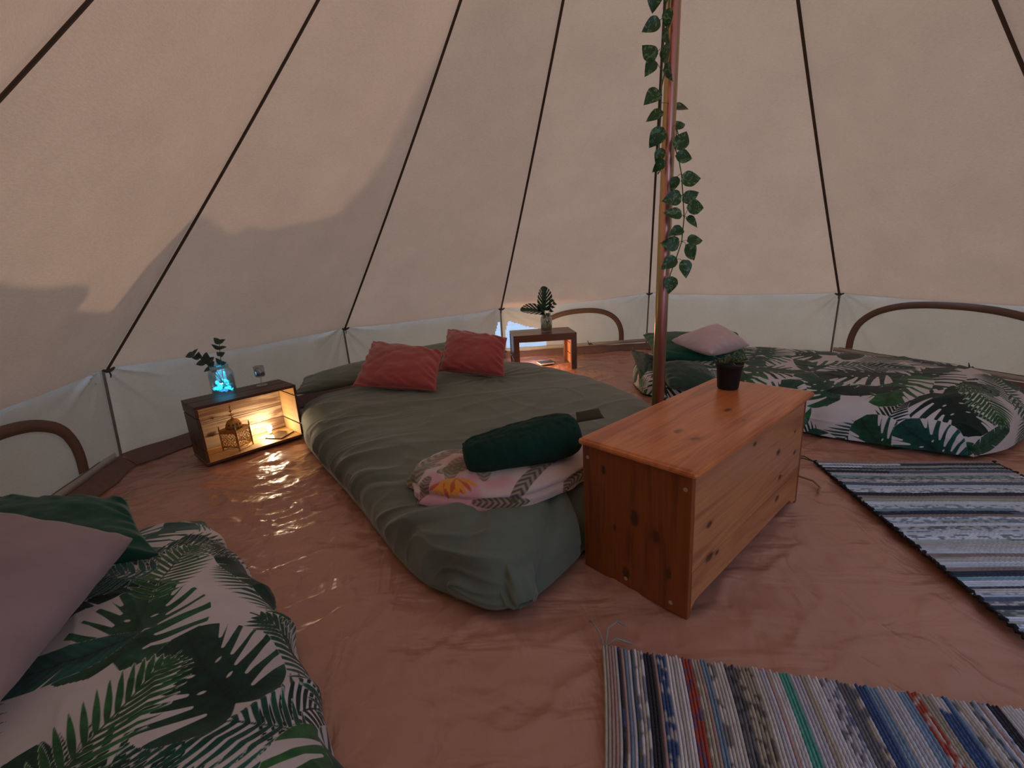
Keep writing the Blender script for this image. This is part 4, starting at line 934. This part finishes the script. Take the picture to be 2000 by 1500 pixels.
for x0_ in (.004, L2-.018):
    for z0_, z1_ in ((.012, .10), (.106, .20), (.206, .30)): board((x0_, .0405, z0_), (x0_+.014, W2-.0405, z1_), lambda n_, s_=(1 if x0_ < .1 else -1): n_.x*s_ > .5, c2_, RWV, IN2)
# glass vase with monstera leaf
vs_ = empty('glass_vase', (.335, 4.09, H2)); tag(vs_, 'clear glass vase with a monstera leaf and eucalyptus on the back crate', 'vase')
b = MB(); b.lathe([(0, .002), (.046, .002), (.050, .008), (.053, .10), (.050, .128), (.040, .14), (.040, .158), (.037, .158), (.037, .142), (.047, .127), (.050, .10), (.047, .012), (0, .01)], n=28); b.build('vase_body', m_glass('smoky_glass', (.78, .80, .78), .4), vs_)
b = MB(); b.lathe([(0, .011), (.044, .012), (.047, .05), (.046, .052), (0, .052)], n=24); b.build('water', m_glass('water', (.85, .9, .88), .2), vs_)
MON = m_plain('monstera_leaf', (.010, .050, .018), .4, .4)
def cut_leaf(L, W):
    n1, n2 = 70, 60; x = np.linspace(0, 1, n1); y = np.linspace(-.5, .5, n2); Xg, Yg = np.meshgrid(x, y, indexing='ij')
    w = .5*np.sqrt(np.clip(1-((Xg-.42)/.58)**2, 0, 1)); s = w-np.abs(Yg)
    for k in range(5):
        a_ = math.radians(60-k*7); qx = Xg-(.15+k*.15); qy = np.abs(Yg)-.16; t_ = np.clip(qx*math.cos(a_)+qy*math.sin(a_), 0, .6); s = np.minimum(s, np.hypot(qx-math.cos(a_)*t_, qy-math.sin(a_)*t_)-.012-.022*t_)
    G = np.stack([Xg*L, Yg*W, .12*W*np.abs(Yg)*2-.15*L*Xg**2], -1); Fq = gridf(n1, n2).reshape(n1-1, n2-1, 4); me = mesh_np('monstera_leaf', G, Fq[s[:-1, :-1] > 0]); me.materials.append(MON); return me
cl = cut_leaf(.21, .18)
def place_leaf(me, parent, base, d, nrm, sc_=1.0):
    d = Vector(d).normalized(); nrm = Vector(nrm).normalized(); yy = nrm.cross(d).normalized(); nn = d.cross(yy)
    o = obj('monstera_leaf', me, None, parent); o.matrix_local = Matrix.Translation(base) @ Matrix((d, yy, nn)).transposed().to_4x4() @ Matrix.Scale(sc_, 4); return o
place_leaf(cl, vs_, (-.03, -.01, .19), (.15, -.1, 1), (.75, -1, .1)); place_leaf(cl, vs_, (-.02, -.01, .175), (-1, -.15, .28), (0, -.5, 1), 1.0); place_leaf(cl, vs_, (0, -.01, .16), (-.2, -.5, .3), (.3, -.8, 1), .6)
b = MB(); b.tube([(.02, 0, .02), (-.01, 0, .12), (-.03, -.01, .20)], .003, 6); b.tube([(.03, .01, .02), (0, 0, .12), (-.02, -.01, .18)], .0025, 6); b.tube([(.0, 0, .02), (.02, 0, .12), (.04, 0, .22)], .002, 6); b.build('stems', m_plain('green_stem', (.08, .13, .05), .5), vs_)
sprig(vs_, (0, 0, .03), [(.075, -.01, .24), (.05, .02, .27)], m_plain('grey_green_leaf', (.05, .06, .06), .6, .3), EST, .030, 4, 8)
# small notebook-like tray on the floor seen through the back crate
bk = empty('notebook', (.33, 4.22, .002), .3); tag(bk, 'small pale notebook with dark edge lying on the floor inside the back crate', 'notebook')
b = MB(); b.box((-.07, -.05, .002), (.07, .05, .014), .001); b.build('pages', m_plain('pale_paper', (.6, .58, .55), .7), bk)
b = MB(); b.box((-.072, -.052, 0), (.074, .052, .002)); b.box((-.072, -.052, .0142), (.074, .052, .016)); b.box((.07, -.052, .002), (.074, .052, .0142)); b.build('cover', m_plain('dark_cover', (.02, .02, .02), .5), bk)
BL2 = Vector((.112, 4.05, .0))
lamp2 = empty('tealight_lamp', tuple(BL2)); tag(lamp2, 'warm tealight bulb on the floor inside the back crate, behind the duvet', 'lamp')
b = MB(); b.lathe([(0, 0), (.012, 0), (.012, .010), (.006, .013), (.006, .016)], n=16); b.build('lamp_base', m_plain('white_plastic_base', (.7, .68, .62), .5), lamp2)
b = MB(); b.lathe([(.006, .016), (.013, .024), (.016, .034), (.013, .045), (.006, .052), (0, .054)], n=16); b.build('bulb', m_emit('bulb_glow_back', (1.0, .78, .42), 12), lamp2)
ld = bpy.data.lights.new('tealight_light', 'POINT'); ld.energy = 8.0; ld.color = (1.0, .72, .42); ld.shadow_soft_size = .02
lo = bpy.data.objects.new('tealight_light', ld); COL.objects.link(lo); lo.parent = lamp2; lo.location = (0, 0, .08)

# ------------------------------------------------------------------ rag rugs
PAL = [((.62, .58, .55), 5), ((.50, .44, .36), 4), ((.55, .54, .60), 4), ((.38, .33, .26), 3), ((.70, .68, .70), 4), ((.05, .10, .25), 2), ((.03, .03, .04), 2.2), ((.60, .10, .18), 1), ((.42, .07, .04), 1), ((.10, .12, .09), 1.5), ((.10, .40, .33), .6), ((.45, .30, .28), 2), ((.20, .30, .42), 1.5), ((.15, .15, .17), 1.5)]
PAL2 = [((.60, .64, .68), 6), ((.45, .48, .46), 3), ((.55, .50, .48), 3), ((.03, .04, .06), 3), ((.10, .14, .20), 2.5), ((.22, .36, .40), 2), ((.12, .25, .18), 1.2), ((.35, .36, .30), 2), ((.30, .22, .20), 1.2), ((.70, .74, .80), 3)]
def rag_rug(origin, dl, dw, L, W, pal, seed, row, label, wave=.004, edgecol=None, cordpts=()):
    rs = np.random.RandomState(seed); nr = int(L/row); nw = int(W/.0075); k4 = 4
    wts = np.array([w_ for _, w_ in pal]); wts = wts/wts.sum(); cols = np.array([c_ for c_, _ in pal])
    dl = np.array(dl)/np.linalg.norm(dl); dw = np.array(dw)/np.linalg.norm(dw)
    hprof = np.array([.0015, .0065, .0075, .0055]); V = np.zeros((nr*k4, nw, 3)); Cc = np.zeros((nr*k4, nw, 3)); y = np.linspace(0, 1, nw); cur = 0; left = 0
    for r_ in range(nr):
        if left <= 0: cur = rs.choice(len(pal), p=wts); left = rs.randint(1, 4); alt = rs.choice(len(pal), p=wts); brk = rs.uniform(-1, 2); sp = rs.random() < .4; spd = rs.choice([5, 6, 0]) if len(pal) > 10 else rs.choice([3, 4])
        left -= 1
        ca = np.where((y < brk)[:, None], cols[cur], cols[alt])*rs.uniform(.85, 1.12)
        if sp:
            nz = vnoise(y*W/.012+rs.uniform(0, 99), y*0+r_, seed) > .12; ca = np.where(nz[:, None], cols[spd]*.7+ca*.3, ca)
        ca = ca*(1+.25*vnoise(y*W/.02, y*0+r_*3.3, seed+2))[:, None]
        e0_, e1x = rs.uniform(-.005, .005), rs.uniform(-.005, .005)
        for q in range(k4):
            yy = e0_+y*(W+e1x-e0_); bend = .007*np.sin(yy*7+r_*.03)+.003*vnoise(yy*9, yy*0+r_*.2, seed)
            xx = (r_+q/k4)*row+bend
            knob = .0012*np.sin(y*W/.0075*math.pi+r_*math.pi)
            zz_ = hprof[q]+knob+wave*(1+fbm(xx*3.5, yy*4, seed+4, 2))
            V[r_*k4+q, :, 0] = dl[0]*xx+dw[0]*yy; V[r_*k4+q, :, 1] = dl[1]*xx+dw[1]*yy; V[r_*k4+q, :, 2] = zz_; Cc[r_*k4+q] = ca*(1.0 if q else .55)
    rt = empty('rag_rug', origin); tag(rt, label, 'rug', None)
    me = mesh_np('woven_strips', V, gridf(nr*k4, nw)); add_attr(me, 'print', Cc, 'FLOAT_COLOR'); obj('woven_strips', me, RUGM, rt)
    under = V.copy(); under[..., 2] = .001
    return rt, dl, dw
RUGM = m_attr('rag_weave', 'print', .95, .2, .8, 260)
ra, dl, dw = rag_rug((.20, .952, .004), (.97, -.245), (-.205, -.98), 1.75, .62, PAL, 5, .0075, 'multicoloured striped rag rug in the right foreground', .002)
cord = m_plain('grey_cord', (.30, .27, .24), .8)
b = MB(); b.tube([(.005, -.005, .006), (0, .03, .02), (-.012, .06, .025), (-.018, .085, .008)], .0022, 6); b.tube([(.008, 0, .006), (.025, .045, .02), (.055, .07, .018), (.075, .066, .006)], .0026, 6); b.tube([(.01, 0, .005), (.04, .018, .012), (.08, .005, .004)], .003, 6)
b.build('corner_cords', cord, ra)
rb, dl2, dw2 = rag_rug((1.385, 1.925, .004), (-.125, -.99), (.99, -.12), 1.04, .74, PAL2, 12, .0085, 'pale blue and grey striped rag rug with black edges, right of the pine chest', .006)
bk_ = m_plain('black_edge_yarn', (.008, .008, .010), .9)
for s_, nm in ((0, 'edge_binding'), (.742, 'edge_binding')):
    b = MB(); pts = []; rad = []
    for k in range(150):
        t_ = k/149*1.04; q = dl2*t_+dw2*(s_+.004*math.sin(k*2.1)); pts.append((q[0], q[1], .008+.003*math.sin(k*1.7))); rad.append(.0055+.002*math.sin(k*1.3))
    b.tube(pts, rad, 6); b.build('edge_binding', bk_, rb)
b = MB(); b.tube([(0, 0, .006), (-.035, .03, .012), (-.07, .045, .004)], .003, 6); b.tube([(0, 0, .006), (-.02, .045, .014), (-.035, .065, .004)], .0025, 6); b.build('corner_cords', m_plain('brown_cord', (.06, .035, .025), .8), rb)
# loose end of cord by the chest
b = MB(); b.tube([(0, 0, .004), (.03, -.05, .006), (.022, -.11, .006), (-.015, -.15, .004)], .004, 6); o = b.build('cord', m_plain('tan_cord', (.28, .15, .08), .7)); o.location = (1.235, 1.80, .004)
tag(o, 'short tan cord on the floor beside the far corner of the chest', 'cord')
